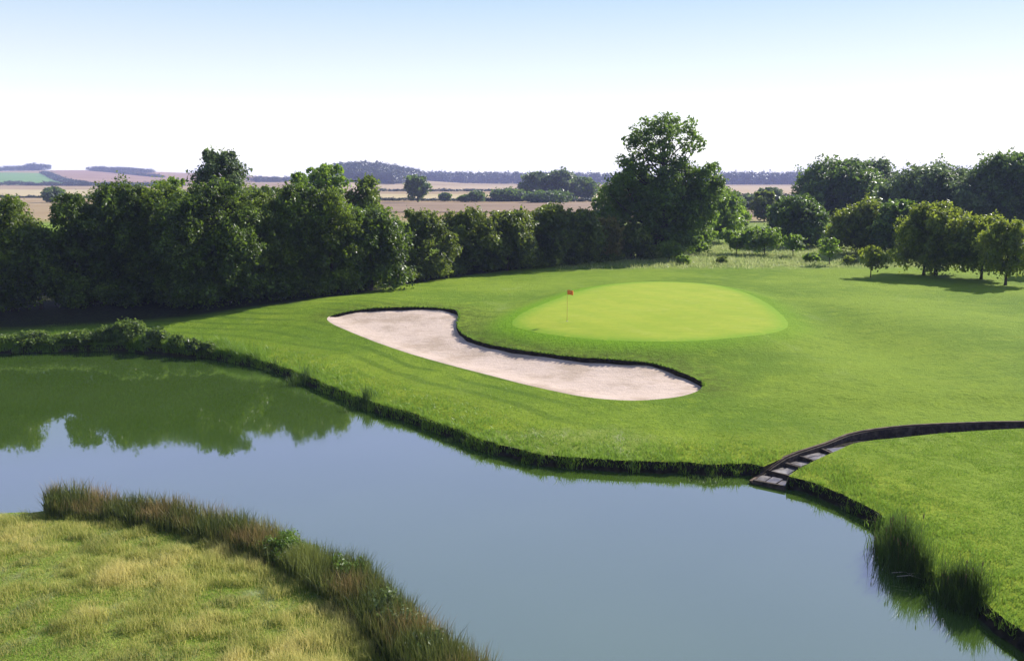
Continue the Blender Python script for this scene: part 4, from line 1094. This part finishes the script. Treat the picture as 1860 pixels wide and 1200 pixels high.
far_wood('low far wood peeping over the tree row left of the dome', [455, 520, 580], [1650] * 3, 100, 9, 130)
far_wood('distant wood beyond the right parkland', [1480, 1700, 2000], [1500] * 3, 150, 16, 420)

# ---- air
hz = MB().box((0, 2900, 37), (4300, 3200, 53)).build('haze', None)
t = bpy.data.materials.new('air'); t.use_nodes = True; nt = t.node_tree; nt.nodes.clear()
out = nt.nodes.new('ShaderNodeOutputMaterial'); pv = nt.nodes.new('ShaderNodeVolumePrincipled')
pv.inputs['Color'].default_value = (.52, .58, 1.0, 1); pv.inputs['Density'].default_value = .00019; pv.inputs['Anisotropy'].default_value = .0
nt.links.new(pv.outputs[0], out.inputs['Volume']); hz.data.materials.clear(); hz.data.materials.append(t)
tag(hz, 'thin bluish summer haze over the far fields', 'haze', kind='stuff')

# ---- light
EL, AZ = R(33), R(46)
wd = bpy.data.worlds.new('World'); S.world = wd; wd.use_nodes = True; nt = wd.node_tree
bg = nt.nodes['Background']; sky = nt.nodes.new('ShaderNodeTexSky'); sky.sky_type = 'NISHITA'; sky.sun_disc = False
sky.sun_elevation = EL; sky.sun_rotation = AZ; sky.air_density = 1.0; sky.dust_density = .6; sky.ozone_density = 1.5; sky.altitude = 0
sky.dust_density = .3
tc = nt.nodes.new('ShaderNodeTexCoord'); sx = nt.nodes.new('ShaderNodeSeparateXYZ'); nt.links.new(tc.outputs['Generated'], sx.inputs[0])
rp = nt.nodes.new('ShaderNodeValToRGB'); nt.links.new(sx.outputs[2], rp.inputs[0]); rp.color_ramp.interpolation = 'LINEAR'
el = rp.color_ramp.elements
for pos_, col in ((0.0, (1.9, 1.8, 1.5)), (.025, (1.6, 1.55, 1.35)), (.06, (1.0, 1.0, 1.0)), (.09, (.82, .88, .94)), (.125, (.68, .76, .84)), (.18, (.46, .61, .75)), (.27, (.68, .76, 1.55)), (.48, (.82, .98, 1.72)), (.68, (.20, .29, .50)), (1.0, (.08, .15, .34))):
    e = el.new(pos_) if pos_ not in (0.0, 1.0) else el[0 if pos_ == 0.0 else -1]
    e.position = pos_; e.color = (*col, 1)
sc_ = nt.nodes.new('ShaderNodeVectorMath'); sc_.operation = 'SCALE'; dt = nt.nodes.new('ShaderNodeVectorMath'); dt.operation = 'DOT_PRODUCT'; nt.links.new(tc.outputs['Generated'], dt.inputs[0]); dt.inputs[1].default_value = (math.sin(AZ), math.cos(AZ), .25)
mr = nt.nodes.new('ShaderNodeMapRange'); mr.interpolation_type = 'SMOOTHSTEP'; nt.links.new(dt.outputs['Value'], mr.inputs[0])
for q_, v_ in enumerate((-.75, .15, .38, 1.0)): mr.inputs[1 + q_].default_value = v_
side = nt.nodes.new('ShaderNodeVectorMath'); side.operation = 'SCALE'; nt.links.new(rp.outputs[0], side.inputs[0]); nt.links.new(mr.outputs[0], side.inputs['Scale'])
nt.links.new(side.outputs[0], sc_.inputs[0]); sc_.inputs['Scale'].default_value = 6.6
mxw = nt.nodes.new('ShaderNodeMix'); mxw.data_type = 'RGBA'; mxw.inputs[0].default_value = .88
nt.links.new(sky.outputs[0], mxw.inputs[6]); nt.links.new(sc_.outputs[0], mxw.inputs[7])
nt.links.new(mxw.outputs[2], bg.inputs[0]); bg.inputs[1].default_value = .09
sl_ = bpy.data.lights.new('sun', 'SUN'); sl_.energy = 4.5; sl_.angle = R(.5); sl_.color = (1, .95, .86)
so = bpy.data.objects.new('sun', sl_); COL.objects.link(so)
so.rotation_euler = Vector((math.sin(AZ) * math.cos(EL), math.cos(AZ) * math.cos(EL), math.sin(EL))).to_track_quat('Z', 'Y').to_euler()

S.view_settings.view_transform = 'Standard'; S.view_settings.look = 'None'
S.view_settings.exposure = 1.05; S.view_settings.gamma = 1
S.render.engine = 'CYCLES'
cy = S.cycles; cy.max_bounces = 6; cy.diffuse_bounces = 3; cy.glossy_bounces = 3; cy.transmission_bounces = 3; cy.volume_bounces = 1
cy.caustics_reflective = False; cy.caustics_refractive = False; cy.use_denoising = True
try: cy.denoiser = 'OPENIMAGEDENOISE'
except Exception: pass
